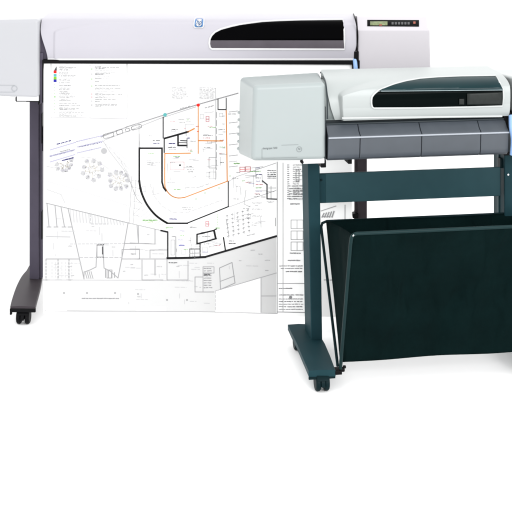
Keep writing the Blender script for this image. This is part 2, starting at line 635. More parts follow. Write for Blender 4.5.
# side plates left and right of the paper path
mb = MB()
xs1 = A.onY(43.6, 80, YF + 0.015)[0]
mb.box(x0 - 0.001, xs1, YF + 0.012, YF + 0.28, z_lo, z_un + 0.03)
mb.build('side_plate', M['mauve'], pa, bevel=0.003)
mb = MB()
mb.box(x0 - 0.002, x0 + 0.0045, YF + 0.006, YF + 0.16, z_lo - 0.004, zA_top - 0.02)
mb.box(xs1 - 0.004, xs1 + 0.001, YF + 0.008, YF + 0.28, z_lo + 0.004, z_un)
mb.build('side_gasket', M['black'], pa, bevel=0.001)
mb = MB()
# mauve wedge seen behind the swept lid end
zt = zA_top - 0.04
mb.box(x0 + 0.001, xAl + 0.04, YF + 0.02, YF + 0.09, z_un, zt)
mb.build('lid_hinge_plate', M['mauve'], pa, bevel=0.002)
mb = MB()
xr0, zr0 = A.onY(352.6, 60, YF + .02)
xr1, zr1 = A.onY(357.4, 13.5, YF + .10)
mb.box(xr0 - 0.002, xr1 + .003, YF - 0.006, YF + 0.28, z_lo + 0.05, zA_bot)
mb.box(xr0 + 0.004, xr1 - 0.001, YF - 0.009, YF + 0.02, zA_bot - 0.004, A.onY(354, 51, YF)[1])
mb.build('end_plate', M['black'], pa, bevel=0.002)
mb = MB()
sp = []
for py, px in ((13.8, 353.6), (17, 354.6), (23, 356.2), (30, 357.4), (38, 357.8), (46, 357.0), (51, 355.8)):
    y = YF - 0.010 + 0.16 * max(0.0, (20 - py) / 6) ** 2
    x, z = A.onY(px, py, y)
    sp.append((x, y, z))
mb.tube([tuple(p) for p in spline(sp, 5)], 0.0024, 8)
mb.build('cover_seam', M['black'], pa)
# blue release lever
mb = MB()
lx, lz = A.onY(355, 64, YF - 0.01)
mb.tube([(lx, YF + 0.02, lz + 0.028), (lx, YF - 0.004, lz + 0.014), (lx + 0.002, YF - 0.012, lz - 0.01), (lx + 0.003, YF - 0.008, lz - 0.03)], 0.0085, 12)
mb.build('release_lever', M['blue'], pa, bevel=0.001)

# ---- legs of the back plotter
ZFA = 0.078
yL = A.onZ(35, 279.5, ZFA)[1]
xl0 = A.onY(29.4, 200, yL)[0]
xl1 = A.onY(38.7, 200, yL)[0]
wpost = xl1 - xl0
xr_post0 = A.onY(357.6, 200, yL)[0]


def legA(x0, mirror=False):
    mb = MB()
    mb.box(x0, x0 + wpost, yL, yL + 0.075, ZFA - 0.004, z_lo + 0.02)
    lg_ = mb.build('leg', M['mauve'], pa, bevel=0.003)
    # dark channel on the inner side with slots
    cb = MB()
    xi = x0 - 0.011 if mirror else x0 + wpost
    cb.box(xi, xi + 0.011, yL + 0.012, yL + 0.066, ZFA, z_lo + 0.01)
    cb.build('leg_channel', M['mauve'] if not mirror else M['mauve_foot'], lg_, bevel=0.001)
    xs = x0 - 0.0125 if mirror else x0 + wpost + 0.0095
    for za, zb in ((A.onY(42, 144, yL)[1], A.onY(42, 114, yL)[1]), (A.onY(42, 240, yL)[1], A.onY(42, 212, yL)[1])):
        sb = MB()
        sb.box(xs, xs + 0.003, yL + 0.008, yL + 0.06, za, zb)
        sb.build('slot_cover', M['black'], lg_)
    # bracket at the top
    kb = MB()
    kb.box(x0 - 0.002, x0 + wpost + 0.013, yL - 0.06, yL + 0.08, z_lo - 0.018, z_lo + 0.004)
    kb.build('leg_bracket', M['black'], lg_, bevel=0.002)
    return lg_


legA(xl0)
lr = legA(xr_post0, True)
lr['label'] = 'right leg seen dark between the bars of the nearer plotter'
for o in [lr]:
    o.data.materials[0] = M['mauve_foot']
# hook on the right leg
mb = MB()
hx, hz = A.onY(352.5, 215.8, yL - 0.01)
hx1, _ = A.onY(358.5, 215, yL - 0.01)
mb.box(hx, hx1, yL - 0.012, yL + 0.03, hz - 0.010, hz + 0.008)
mb.build('leg_hook', M['black'], lr, bevel=0.003)


def footA(cx_shift=0.0, mirror=False):
    """arched flat foot: outline on the floor plan, thicker in the middle."""
    pts_l = [A.onZ(px, py, ZFA) for px, py in ((10.2, 305.5), (12.5, 297), (16.5, 286), (21.5, 276.5), (26.5, 270.5))]
    pts_r = [A.onZ(px, py, ZFA) for px, py in ((35.2, 305.8), (38.0, 295.5), (40.6, 286), (42.0, 278), (43.5, 270.0))]
    pts_l = [(p.x, p.y) for p in spline([(x, y, 0) for x, y in pts_l], 4)]
    pts_r = [(p.x, p.y) for p in spline([(x, y, 0) for x, y in pts_r], 4)]
    # extend behind the leg, mirrored in depth
    ymid = (pts_l[-1][1] + pts_r[-1][1]) / 2
    L = pts_l + [(x, 2 * ymid - y) for x, y in pts_l[-2::-1]]
    Rr = pts_r + [(x, 2 * ymid - y) for x, y in pts_r[-2::-1]]
    n = len(L)
    mb = MB()
    rows = []
    for i in range(n):
        (xa, ya), (xb, yb) = L[i], Rr[i]
        arch = 0.004 * math.sin(math.pi * i / (n - 1))
        zt = ZFA + arch - 0.004
        zb = 0.058 + arch * 0.8
        if mirror:
            xa, xb = 2 * mirror - xa, 2 * mirror - xb
        m = 6
        top = [(xa + (xb - xa) * k / m, ya + (yb - ya) * k / m, zt + 0.003 * math.sin(math.pi * k / m)) for k in range(m + 1)]
        bot = [(xb, yb, zb), (xa, ya, zb)]
        rows.append(top + bot + [top[0]])
    mb.grid(rows)
    k = len(rows[0]) - 1
    mb.add(rows[0][:-1], [tuple(range(k))])
    mb.add(rows[-1][:-1], [tuple(range(k))])
    ft = mb.build('foot', M['mauve_foot'], pa, smooth_angle=30)
    ft.modifiers.new('bevel', 'BEVEL').width = 0.002
    fxs = [p[0] for p in rows[0]]
    # black end strip
    eb = MB()
    xa, ya = min(fxs), rows[0][0][1]
    xb = max(fxs)
    eb.box(xa - 0.001, xb + 0.001, ya - 0.0035, ya + 0.008, 0.053, 0.0665)
    eb.box(xa - 0.001, xa + 0.006, ya - 0.0036, ya + 0.01, 0.043, 0.053)
    eb.build('foot_edge', M['black'], ft, bevel=0.001)
    xm = (xa + xb) / 2
    caster(pa, xm - 0.002, ya + 0.02, 0.062, M['black'], M['black'], r=0.0275, w=0.050)
    yb2 = rows[-1][0][1]
    caster(pa, (rows[-1][0][0] + rows[-1][6][0]) / 2, yb2 - 0.03, 0.062, M['black'], M['black'], r=0.0275, w=0.050)
    return ft


footA()
footA(mirror=(xl0 + wpost / 2 + xr_post0 + wpost / 2) / 2)
# rear cross bar joining both legs (hidden behind the drawing)
mb = MB()
mb.box(xl0 + wpost + 0.011, xr_post0 - 0.011, yL + 0.02, yL + 0.05, 0.60, 0.70)
mb.build('cross_bar', M['mauve'], pa, bevel=0.003)

# ================================================================== THE DRAWING
pz_top = A.onY(200, 63.6, YF + 0.012)[1]
PB = [(0.0, -0.050), (0.06, -0.047), (0.25, -0.018), (0.5, 0.030), (0.8, YF - 0.012), (pz_top - 0.03, YF + 0.010), (pz_top + 0.05, YF + 0.03)]
PBs = smooth_prof(PB)


def SP(x, z):
    return interp(PBs, z) + 0.0025 * math.sin(x * 5.2 + 0.6) * smooth((0.9 - z) / 0.8)


def ink(c, k=1.0):
    return tuple(v * k for v in lin(c))


def paper_mat(name, col, rough=0.75):
    return mat(name, col, rough, 0.15, var=0.006, vscale=5)


PK = 0.43
pm = [paper_mat('white_plot_paper', (0.86, 0.86, 0.855)),
      paper_mat('pale_grey_area_print', ink((243, 243, 243), 0.48)),
      paper_mat('black_ink_print', (0.006, 0.006, 0.007)),
      paper_mat('grey_ink_print', ink((182, 182, 184), PK * 1.05)),
      paper_mat('light_grey_ink_print', ink((205, 205, 207), PK * 1.05)),
      paper_mat('orange_ink_print', ink((240, 152, 76), 0.50)),
      paper_mat('red_ink_print', ink((250, 30, 25), 0.72)),
      paper_mat('lavender_ink_print', ink((205, 203, 232), PK)),
      paper_mat('navy_ink_print', ink((98, 95, 150), PK)),
      paper_mat('green_ink_print', ink((180, 228, 165), PK)),
      paper_mat('cyan_ink_print', ink((110, 205, 205), PK)),
      paper_mat('pink_ink_print', ink((248, 185, 190), PK)),
      paper_mat('beige_grey_ink_print', ink((220, 215, 205), PK)),
      paper_mat('dark_grey_ink_print', ink((95, 95, 98), PK)),
      paper_mat('blue_ink_print', ink((45, 45, 185), PK)),
      paper_mat('lime_ink_print', ink((150, 225, 60), PK)),
      paper_mat('faint_grey_ink_print', ink((226, 226, 228), 0.43)),
      paper_mat('lilac_grey_ink_print', ink((214, 211, 224), PK))]
WHITE, AREA, BLACK, GREY, LIGHT, ORANGE, RED, LAV, NAVY, GREEN, CYAN, PINK, BEIGE, DARK, BLUE, LIME, FAINT, LILAC = range(18)

paper = MB()
rows = []
for j in range(61):
    py = 317.5 - (317.5 - 60) * j / 60
    row = []
    for i in range(41):
        u = i / 40
        pxl = interp([(60, 43.6), (313, 43.2)], py)
        px = pxl + (352.0 - pxl) * u
        pyy = py
        if j == 0:
            pyy = 312.9 + (317.2 - 312.9) * u
        elif j == 1:
            pyy = 311.0 + (314.0 - 311.0) * u
        if j == 60:
            pyy = 62.0
        row.append(A.surf(px, pyy, SP))
    rows.append(row)
paper.grid(rows, WHITE)
LV = [0]


def P3(px, py, lvl):
    return A.surf(px, py, lambda x, z: SP(x, z) - 0.0005 - 0.00035 * lvl)


def poly(pts, mi, lvl=0):
    """filled polygon, cut into horizontal bands so that it follows the sheet."""
    ys = [p[1] for p in pts]
    y0, y1 = min(ys), max(ys)
    n = max(1, int((y1 - y0) / 6))
    cuts = sorted(set([y0 + (y1 - y0) * k / n for k in range(n + 1)] + ys))

    def spans(y):
        xs = []
        for (xa, ya), (xb, yb) in zip(pts, pts[1:] + pts[:1]):
            if (ya <= y < yb) or (yb <= y < ya):
                xs.append(xa + (xb - xa) * (y - ya) / (yb - ya))
        return sorted(xs)
    for a, b in zip(cuts, cuts[1:]):
        if b - a < 1e-4:
            continue
        e = (b - a) * 1e-4
        sa, sb = spans(a + e), spans(b - e)
        for k in range(0, min(len(sa), len(sb)) - 1, 2):
            m = max(1, int((sa[k + 1] - sa[k]) / 25))
            for q in range(m):
                u, v = q / m, (q + 1) / m
                quad = [(sa[k] + (sa[k + 1] - sa[k]) * u, a), (sa[k] + (sa[k + 1] - sa[k]) * v, a),
                        (sb[k] + (sb[k + 1] - sb[k]) * v, b), (sb[k] + (sb[k + 1] - sb[k]) * u, b)]
                paper.add([P3(x, y, lvl) for x, y in quad], [(0, 1, 2, 3)], mi)


def line(pts, mi, w=0.7, lvl=1, closed=False, dash=None):
    if closed:
        pts = list(pts) + [pts[0]]
    for (xa, ya), (xb, yb) in zip(pts, pts[1:]):
        L = math.hypot(xb - xa, yb - ya)
        if L < 1e-6:
            continue
        dx, dy = (xb - xa) / L, (yb - ya) / L
        e = w * 0.35
        segs = []
        if dash:
            t = 0
            while t < L:
                segs.append((t, min(L, t + dash[0])))
                t += dash[0] + dash[1]
        else:
            segs = [(-e, L + e)]
        for s0, s1 in segs:
            n = max(1, int((s1 - s0) / 8))
            for k in range(n):
                a, b = s0 + (s1 - s0) * k / n, s0 + (s1 - s0) * (k + 1) / n
                q = [(xa + dx * a - dy * w / 2, ya + dy * a + dx * w / 2), (xa + dx * a + dy * w / 2, ya + dy * a - dx * w / 2),
                     (xa + dx * b + dy * w / 2, ya + dy * b - dx * w / 2), (xa + dx * b - dy * w / 2, ya + dy * b + dx * w / 2)]
                paper.add([P3(x, y, lvl) for x, y in q], [(0, 1, 2, 3)], mi)


def rect(x0, y0, x1, y1, mi, w=0.6, lvl=1):
    line([(x0, y0), (x1, y0), (x1, y1), (x0, y1)], mi, w, lvl, closed=True)


def frect(x0, y0, x1, y1, mi, lvl=2):
    poly([(x0, y0), (x1, y0), (x1, y1), (x0, y1)], mi, lvl)


def dot(x, y, r, mi, lvl=2, n=12):
    poly([(x + r * math.cos(k * math.tau / n + .13), y + r * math.sin(k * math.tau / n + .13)) for k in range(n)], mi, lvl)


def words(x0, y, x1, mi, h=0.8, slope=0.0, lvl=2):
    """a row of unreadably small print: broken strokes of word length."""
    x = x0
    while x < x1 - 0.8:
        L = random.uniform(1.2, 4.2)
        b = min(x1, x + L)
        # each word is two or three glyph-like ticks
        t = x
        while t < b - 0.2:
            g = random.uniform(0.5, 1.1)
            yy = y + slope * (t - x0) + random.uniform(-0.12, 0.12)
            line([(t, yy), (min(b, t + g), yy + slope * g)], mi, h * random.uniform(0.65, 1.0), lvl)
            t += g + 0.28
        x = b + random.uniform(0.6, 1.1)


# --- pale grey site areas
poly([(45.5, 203), (129, 223), (155, 229), (168, 231), (168, 258), (205, 257), (276.3, 236), (276.3, 273), (215.5, 291), (215.5, 311.5),
      (45.2, 310.9)], AREA, 0)
poly([(260.5, 278), (276.3, 273.3), (276.3, 313.2), (260.5, 312.8)], AREA, 0)
frect(45.5, 307.0, 67, 310.8, WHITE, 1)
frect(136, 306.5, 166, 310.9, WHITE, 1)
line([(129, 223), (46, 203)], GREY, 0.9)
line([(129, 223), (155, 229), (168, 232)], GREY, 0.6)
for i in range(18):          # hatching of the sloping strip
    x = 70 + i * 3.1
    line([(x, 209.5 + (x - 70) * .235), (x + 1, 222 + (x - 70) * .06)], FAINT, 0.7)
# car park bays
for a, b in (((47, 203.5), (49, 227)), ((55, 205.5), (57, 227)), ((61, 207), (64.5, 227)), ((68, 208.5), (84, 279))):
    line([a, b], GREY, 0.8)
for x in (49, 56, 64, 70):
    line([(x - 2, 227), (x + 2, 227)], GREY, 0.8)
line([(46, 236.5), (70, 237)], LIGHT, 0.7)
line([(46, 259), (79, 259)], GREY, 0.8)
for x in (46, 58, 69):
    line([(x, 259), (x, 280)], GREY, 0.9, dash=(2.5, 0.9))
    line([(x - 2.5, 280), (x + 3.5, 280)], GREY, 0.9)
line([(79, 257.5), (97, 257.5)], LIGHT, 0.7, dash=(4, 1.2))
line([(84, 279), (84, 272), (90, 270), (96, 267), (97, 245), (103, 245), (104, 268), (110, 271), (118, 278)], GREY, 0.8)
rect(97, 245, 103, 257, GREY, 0.8)
line([(102.6, 247), (102.6, 254)], DARK, 1.2)
line([(97, 245), (104, 244.6)], DARK, 1.0, dash=(2, 1))
line([(97, 257.3), (104, 257.3)], DARK, 0.9, dash=(1.6, 1))
for k in range(4):
    line([(85 + k * 2, 271.5), (87 + k * 2, 278.5)], GREY, 0.7)
    line([(105.5 + k * 3, 269.5 + k), (105.5 + k * 3, 277.5)], GREY, 0.9)
rect(107, 270, 112, 278, GREY, 0.7)
line([(118, 278), (123, 252), (128, 223)], GREY, 0.8)
line([(104, 257.5), (122, 257.5)], LIGHT, 0.7, dash=(4, 1.2))
rect(122, 249.5, 139.5, 259, GREY, 0.7)
words(132, 254.2, 136, GREY)
line([(124, 243.5), (138.5, 243.5)], GREY, 0.7)
line([(137, 225), (138.5, 243.5)], GREY, 0.7)
line([(90, 214), (91, 224), (108, 224)], LIGHT, 0.7, dash=(3, 1))
line([(70, 244), (128, 243.5)], FAINT, 0.8, dash=(3, 1))
words(82, 298.5, 120, GREY, 1.0)
for x, y in ((64, 293), (87, 293), (115, 293), (138, 294), (167, 300), (187, 300)):
    dot(x, y, 0.9, GREY)
line([(46, 280), (190, 280.6)], FAINT, 0.7)
# boxes right of them
line([(130, 243), (155, 244), (155, 229)], GREY, 0.7)
line([(138.5, 226), (138.5, 243)], GREY, 0.6)
line([(130, 249), (139.5, 249), (139.5, 258)], GREY, 0.6)
line([(168, 250), (150, 250), (150, 258)], GREY, 0.6)
line([(130, 259), (168, 259)], GREY, 0.7)
words(131, 254, 136, GREY)
line([(142, 260), (142, 280), (163, 280)], GREY, 0.7)
line([(155, 260), (155, 275)], GREY, 0.9)
line([(167, 260), (167, 280), (188, 280), (188, 261)], GREY, 0.7)
line([(214, 292), (195, 292), (195, 277), (203, 277)], GREY, 0.7)
line([(203, 267), (203, 292)], GREY, 0.6)
for k in range(9):
    words(204, 268.5 + k * 2.4, 212, GREY, 0.9)
words(204, 274.8, 211, DARK, 1.1)
rect(203, 266.8, 214, 273, GREY, 0.6)
line([(219.5, 268), (232, 262.5), (235, 283), (220.5, 289.5)], GREY, 0.8, closed=True)
line([(220, 281.5), (234.5, 276)], GREY, 0.7)
words(169, 262.8, 177, DARK, 0.9)
line([(215.5, 291), (276.3, 273)], LIGHT, 0.8)
line([(215.5, 291), (215.5, 311)], LIGHT, 0.6, dash=(3, 1))
line([(261, 278), (261, 312)], LIGHT, 0.8)
line([(261, 296), (276, 296)], LIGHT, 0.8)
line([(45, 310.9), (215, 312)], LIGHT, 0.8)
line([(215, 312.2), (277, 313.6)], LIGHT, 0.7)

# --- legend in the top left corner
line([(51, 64), (51, 117.5), (127, 118.5), (127, 64)], LIGHT, 0.7)
line([(90, 65), (90, 118)], FAINT, 0.5)
for k in range(26):
    words(59 + (k % 3), 66.4 + k * 1.95, 66 + (k * 7) % 9, LIGHT, 0.6)
    if k < 21:
        words(95 + (k % 2), 66.4 + k * 1.95, 102 + (k * 5) % 17, LIGHT, 0.6)
for k, y in enumerate((67.3, 69.5, 73, 75.8, 80, 82.2, 85.5, 89, 92, 94, 97, 100.3, 103.6, 105.6, 108.2, 109.6, 112.2, 115, 116.3)):
    words(59, y, random.choice((68, 70, 72, 76)) + (8 if y > 102 else 0), GREY if y < 110 else LIGHT, 0.85)
for y, c in ((72.0, RED), (75.3, CYAN), (78.2, LIME), (80.8, BLUE)):
    frect(53.6, y - 1.4, 56.6, y + 1.3, c)
poly([(56.6, 66), (56.9, 70.5), (53.8, 70.8)], DARK, 2)
frect(53.9, 96, 55.6, 97.6, GREEN)
for y in (84, 87, 90, 93, 100, 103, 106, 109, 112):
    frect(54.2, y, 55.2, y + 1, GREEN if y % 2 else LIGHT)
for k, y in enumerate((67.3, 68.9, 73.3, 74.8, 78.2, 81.5, 85.6, 88.8, 94.2, 97, 99.8, 101.3, 104.8, 106.3)):
    words(95, y, (120, 105, 111, 103, 103, 99, 120, 121, 122, 106, 117, 100, 117, 101)[k], GREY, 0.85)
for y, c in ((86, GREEN), (94, PINK), (97, RED), (101, LIGHT), (105, GREY), (74, LIGHT), (79, GREEN), (69, GREEN)):
    frect(91, y - .5, 92.4, y + .7, c if c != RED else PINK)

# --- the street running up to the right
for a, b in (((50, 150), (75, 142.5)), ((50, 156), (75, 149.5)), ((50, 162), (75, 154.5)), ((77, 141.5), (103, 135.5)),
             ((77, 147), (103, 141)), ((77, 153), (101, 147.5))):
    line([a, b], LAV, 1.1)
words(57, 144.3, 70.5, NAVY, 1.4, -0.27)
words(62, 160.6, 74, NAVY, 1.5, -0.26)
words(50, 156.2, 74, LAV, 1.8, -0.25)
words(60, 151.8, 70, GREY, 1.2, -0.25)
words(79, 147.0, 102, NAVY, 0.7, -0.2)
line([(75, 143), (77, 141)], LAV, 0.8)
line([(101, 137), (128, 126.5), (163, 115.3), (198, 104.5), (218, 98.8), (238, 93.2)], GREY, 1.3)
line([(104, 140.3), (128, 131.2), (160, 118.5), (196, 106.8)], LIGHT, 0.9)
line([(104, 134.5), (140, 122.6)], LIGHT, 0.8)


def pill(x, y, w, h, ang, mi):
    c, s = math.cos(ang), math.sin(ang)
    pts = []
    for k in range(20):
        a = k * math.tau / 20
        u = math.copysign(abs(math.cos(a)) ** .5, math.cos(a)) * w
        v = math.copysign(abs(math.sin(a)) ** .5, math.sin(a)) * h
        pts.append((x + u * c - v * s, y + u * s + v * c))
    line(pts, mi, 0.9, 2, closed=True)


pill(108.5, 135.4, 5.4, 2.2, -0.25, GREY)
pill(119.5, 132.0, 3.2, 2.0, -0.25, GREY)
pill(136.5, 127.2, 5.2, 1.9, -0.3, GREY)
pill(127.5, 130, 2, 1.6, -0.3, LIGHT)


def shrub(cx, cy, R, n, a0=0.0, a1=math.tau, r=2.4):
    for k in range(n):
        a = a0 + (a1 - a0) * k / n
        rr = R * random.uniform(0.82, 1.08)
        qx, qy = cx + rr * math.cos(a), cy + rr * math.sin(a)
        dot(qx, qy, r * 1.02, FAINT, 1)
        for q in range(9):
            b = random.uniform(0, math.tau)
            d = r * random.uniform(0.2, 1.15)
            dot(qx + d * math.cos(b), qy + d * math.sin(b), random.uniform(.35, .75), (LIGHT, LILAC, FAINT)[q % 3], 2, 7)
        line([(cx + 1.5 * math.cos(a), cy + 1.5 * math.sin(a)), (cx + rr * .75 * math.cos(a + .1), cy + rr * .75 * math.sin(a + .1))], (BEIGE, FAINT)[k % 2], 0.7, 3)
        for q in range(3):
            b = a + random.uniform(-.35, .35)
            d = R * random.uniform(.25, .7)
            dot(cx + d * math.cos(b), cy + d * math.sin(b), random.uniform(.4, .8), (BEIGE, LIGHT)[q % 2], 3, 7)


shrub(92, 170, 9.6, 9)
shrub(118.5, 180.5, 9.8, 10)
shrub(64.5, 164.0, 7.5, 7, -0.5, 3.7, 2.0)
dot(104, 151, 3.2, LIGHT, 1)
line([(103, 141), (110, 152), (124, 170)], LIGHT, 0.8)
line([(80, 157), (92, 158), (109, 169)], LIGHT, 0.6)
line([(46, 166.5), (58, 168)], LIGHT, 0.7)
line([(47, 189.5), (61, 194.5), (65, 203)], LIGHT, 0.7)
line([(124, 170), (130, 182), (137, 199), (142, 204)], GREY, 0.7)
line([(132, 176), (129, 223)], LIGHT, 0.8)
line([(139, 124), (139, 148)], GREY, 0.7)
for k in range(6):
    line([(131.5 + k * .5, 180 + k * 7), (139.5, 181.5 + k * 7)], LIGHT, 0.6)
line([(136, 180), (133, 224)], LIGHT, 0.7)

# --- the curved building
curve = spline([(139.3, 181, 0), (141, 191, 0), (145.5, 202, 0), (150.5, 209.5, 0), (156, 215.5, 0), (162, 220, 0), (167, 223, 0)], 4)
line([(139.3, 148.2), (139.3, 181)], BLACK, 1.7, 3)
line([(p.x, p.y) for p in curve], BLACK, 2.1, 3)
line([(139.3, 148.2), (162, 148.2)], BLACK, 1.7, 3)
line([(167, 223.3), (187.5, 223.3)], BLACK, 1.6, 3)
line([(187.5, 223), (228.4, 206.6)], BLACK, 1.2, 3)
line([(228.3, 206.6), (228.3, 181.5)], DARK, 1.2, 3)
line([(162, 148), (162, 182), (163.5, 187.5), (166, 191)], BLACK, 1.7, 3)
line([(163.2, 117), (163.2, 138)], DARK, 1.3, 3)
line([(164.2, 138.5), (188, 131.8)], BLACK, 1.9, 3)
line([(164.2, 138.5), (164.2, 152.5)], BLACK, 1.2, 3)
line([(188, 131.8), (194.3, 128.6)], ORANGE, 1.39, 3)
line([(178, 135), (178, 145.5), (187, 145.5)], BLACK, 1.7, 3)
line([(180.5, 140.5), (187, 140.8)], DARK, 1.2, 3)
line([(179, 142.6), (187, 142.8)], DARK, 0.9, 3)
line([(187, 138), (187, 148)], DARK, 0.8, 3)
line([(165, 153.5), (190.5, 153.2)], ORANGE, 1.07, 3)
oc = spline([(164.8, 153.5, 0), (164.8, 184, 0), (166.2, 189.5, 0), (169, 193.6, 0), (173, 196.6, 0), (178.5, 198, 0), (185, 197.3, 0)], 4)
line([(p.x, p.y) for p in oc], ORANGE, 1.07, 3)
line([(185, 197.3), (228, 181)], ORANGE, 0.98, 3)
line([(226.2, 110.5), (227.2, 181)], ORANGE, 1.07, 3)
line([(198.2, 106), (198.2, 153.5)], ORANGE, 0.98, 3)
line([(198.2, 140.6), (222.5, 141)], ORANGE, 1.15, 3)
line([(218, 99), (218, 109.6), (226.2, 109.6), (226.2, 98)], DARK, 1.0, 3)
line([(218, 109.6), (226.2, 109.6)], BLACK, 1.0, 3)
dot(198.2, 105.1, 1.6, RED, 4)
frect(196.6, 104.2, 199.8, 106, RED, 4)
dot(165, 114.8, 1.9, CYAN, 4)
dot(180, 165.2, 1.0, BLACK, 4)
for x0 in (172, 199.5):
    for k in range(6):
        words(x0, 88 + k * 2, x0 + random.choice((11, 14, 16)), GREY if k % 2 else LIGHT, 0.9)
line([(180, 99), (180, 110)], LIGHT, 0.5)
line([(215.8, 88), (215.8, 180)], LIGHT, 0.8)
line([(216.5, 112), (216.5, 170)], GREY, 0.6, dash=(6, 2))
line([(139, 131), (140, 148)], LIGHT, 0.6)
line([(150, 160), (150, 184), (154, 196), (162, 206), (172, 212), (186, 213), (222, 200)], LIGHT, 0.6, dash=(5, 1.2))
words(147, 162.8, 154, GREY)
words(147, 164.8, 153, GREY)
words(182, 207.3, 193, GREY)
words(183, 209.3, 191, GREY)
words(186.5, 166.5, 192, DARK, 0.7)
words(187, 169.3, 194, GREY)
words(188, 172, 194, GREY)
rect(170.5, 162, 184, 169.5, PINK, 0.6)
words(153, 140.3, 160, DARK, 0.9)
words(153, 143.3, 160, NAVY, 0.9)
words(149, 136, 153, GREY)
words(169, 143.5, 175, NAVY, 1.3)
words(168, 147.3, 176, DARK, 1.1)
words(169, 149.8, 176, GREY)
words(178.5, 119.3, 185, GREY)
words(179.5, 122.2, 185, GREY)
words(172, 129.5, 178, DARK, 0.8)
words(173, 156.5, 180, GREEN, 1.0)
words(174, 189.5, 182, GREEN, 1.0)
words(188, 138, 190, NAVY, 1.2)
words(190.5, 141.2, 196, GREY, 1.0)
words(203, 135.5, 213, GREY, 0.9)
words(203, 138, 210, PINK, 1.0)
words(204, 147.5, 210, GREY, 0.9)
words(197, 131.5, 200, RED, 1.0)
words(196, 126.5, 199, PINK, 1.2)
rect(206, 116.5, 209, 121.5, PINK, 0.8)
words(206, 119.3, 209, PINK, 1.2)
words(190, 151.2, 194, GREEN, 1.2)
words(188, 150, 192, PINK, 0.9)
words(220, 140.3, 224, PINK, 1.0)
words(220, 129.5, 225, GREY)
words(220, 162.5, 224, DARK, 0.7)
words(205, 108, 214, GREY, 1.0, -0.28)
words(180, 108.8, 190, LIGHT, 0.9, -0.28)
rect(209, 157.5, 216, 168, GREY, 0.7)
rect(209, 172, 216, 178.5, LIGHT, 0.6)
line([(185.5, 182.5), (185.5, 196)], LIGHT, 0.6)
line([(185.5, 188), (200, 187), (211, 183)], GREY, 0.6, dash=(4, 1.5))
words(167, 182.8, 175, LIGHT)
for k in range(5):
    words(222.5, 116 + k * 8, 225.5, LIGHT)
for x, y in ((196, 199), (219, 188), (205, 193), (230, 176)):
    dot(x, y, 0.7, GREEN, 3)
words(228, 114, 236, LIGHT, 1.0)
for k in range(6):
    line([(229, 112 + k * 11), (237.5, 111 + k * 11)], LIGHT, 0.8)
line([(229, 162), (237, 161)], GREY, 0.5)

# --- right hand block
line([(161, 230.5), (167.6, 232)], BLACK, 1.6, 3)
line([(167.8, 232), (167.8, 258)], BLACK, 1.3, 3)
line([(167.3, 258.2), (190, 257.8), (205, 257)], BLACK, 2.2, 3)
line([(205, 257), (276.2, 236.2)], BLACK, 2.0, 3)
line([(172, 236.2), (175.8, 236.8), (175.8, 257)], GREY, 1.1, 2)
rect(171, 240, 174.5, 255, LIGHT, 0.8)
line([(197, 234.4), (214, 230.4), (215.8, 238.8), (197, 243.8)], BLACK, 1.5, 3, closed=True)
line([(214, 230.4), (215.8, 238.8)], BLACK, 2.0, 3)
line([(214.8, 229.6), (216.5, 229)], BLACK, 1.2, 3)
line([(200, 244), (200.2, 257)], BLACK, 1.1, 3)
line([(189.5, 249), (200, 249)], DARK, 1.0, 3)
line([(189.5, 253.3), (200, 253)], GREY, 0.9, 3)
line([(189.8, 249), (189.8, 257.5)], DARK, 0.9, 3)
line([(194.8, 249), (194.8, 257.5)], GREY, 0.9, 3)
line([(223.5, 237.5), (225.5, 251)], BLACK, 1.3, 3)
words(202, 236.3, 210, GREY, 1.2)
words(203, 252, 208, LAV, 1.0)
words(209, 247, 222, GREY, 0.9, -.22)
words(229, 243.6, 236, DARK, 1.1)
words(229, 241, 234, GREY, 1.0)
words(179, 245.2, 184.5, BLUE, 1.0)
words(169.5, 219.3, 177, LAV, 1.5)
words(169.5, 218.6, 177, NAVY, 0.7)
words(190, 227.2, 196.5, GREY, 1.3)
words(179, 231, 186, LAV, 0.9)
words(180, 235.5, 184, GREEN, 0.9)
words(178, 240, 183, LAV, 0.9)
words(184, 249.5, 188, GREEN, 0.9)
words(143, 220.3, 158, GREEN, 1.5)
words(145, 222, 153, LIME, 0.7)
words(166, 227.8, 173, GREEN, 1.2)
rect(205.8, 221.5, 208.6, 226.2, PINK, 0.9)
words(206, 224, 209, PINK, 1.4)
words(216, 228, 220, GREEN, 1.3)
line([(217, 214), (218, 226)], GREEN, 0.7, dash=(1.5, 1))
line([(190, 237), (193, 257)], LIGHT, 0.6)
for i in range(5):
    for k in range(6):
        x, y = 226 + i * 5.2 + k * .25, 216 - i * 1.4 + k * 4.1
        line([(x, y), (x + 1.9, y - .5)], GREY, 0.9)
        line([(x + 1, y - 1.2), (x + 1.2, y + 1.4)], LIGHT, 0.7)
line([(226, 219), (229, 236)], GREY, 0.8)
words(247, 235.7, 255, GREY, 0.9, -.25)
line([(228.5, 181.5), (237, 176.5), (276, 163)], LIGHT, 0.6)
line([(229, 207), (248, 200), (276, 190.5)], LIGHT, 0.7)
words(243, 208.7, 249, GREY, 0.9)
words(236, 220, 250, LIGHT, 0.8, -.2)
rect(239.8, 167.2, 245, 171.6, PINK, 0.9)
rect(245.4, 166.8, 250.4, 171.2, PINK, 0.9)
line([(240, 169.4), (250, 169.0)], RED, 0.6)
words(234, 163.5, 241, GREEN, 1.4)
words(250, 171.5, 256, GREEN, 1.1)
words(233, 199, 240, GREY, 0.8)
words(232, 178.3, 238, LIGHT, 1.0)
for k in range(9):
    words(256, 168 + k * 3.3, 256 + random.uniform(3, 7), (LAV, GREEN, NAVY, GREY, LAV, PINK, GREEN, LAV, GREY)[k], 1.0)
line([(262.3, 180.8), (267, 184.6), (267, 198.8), (276.4, 199.2)], DARK, 1.3, 3)
line([(271, 186), (271, 198)], LIGHT, 0.7)
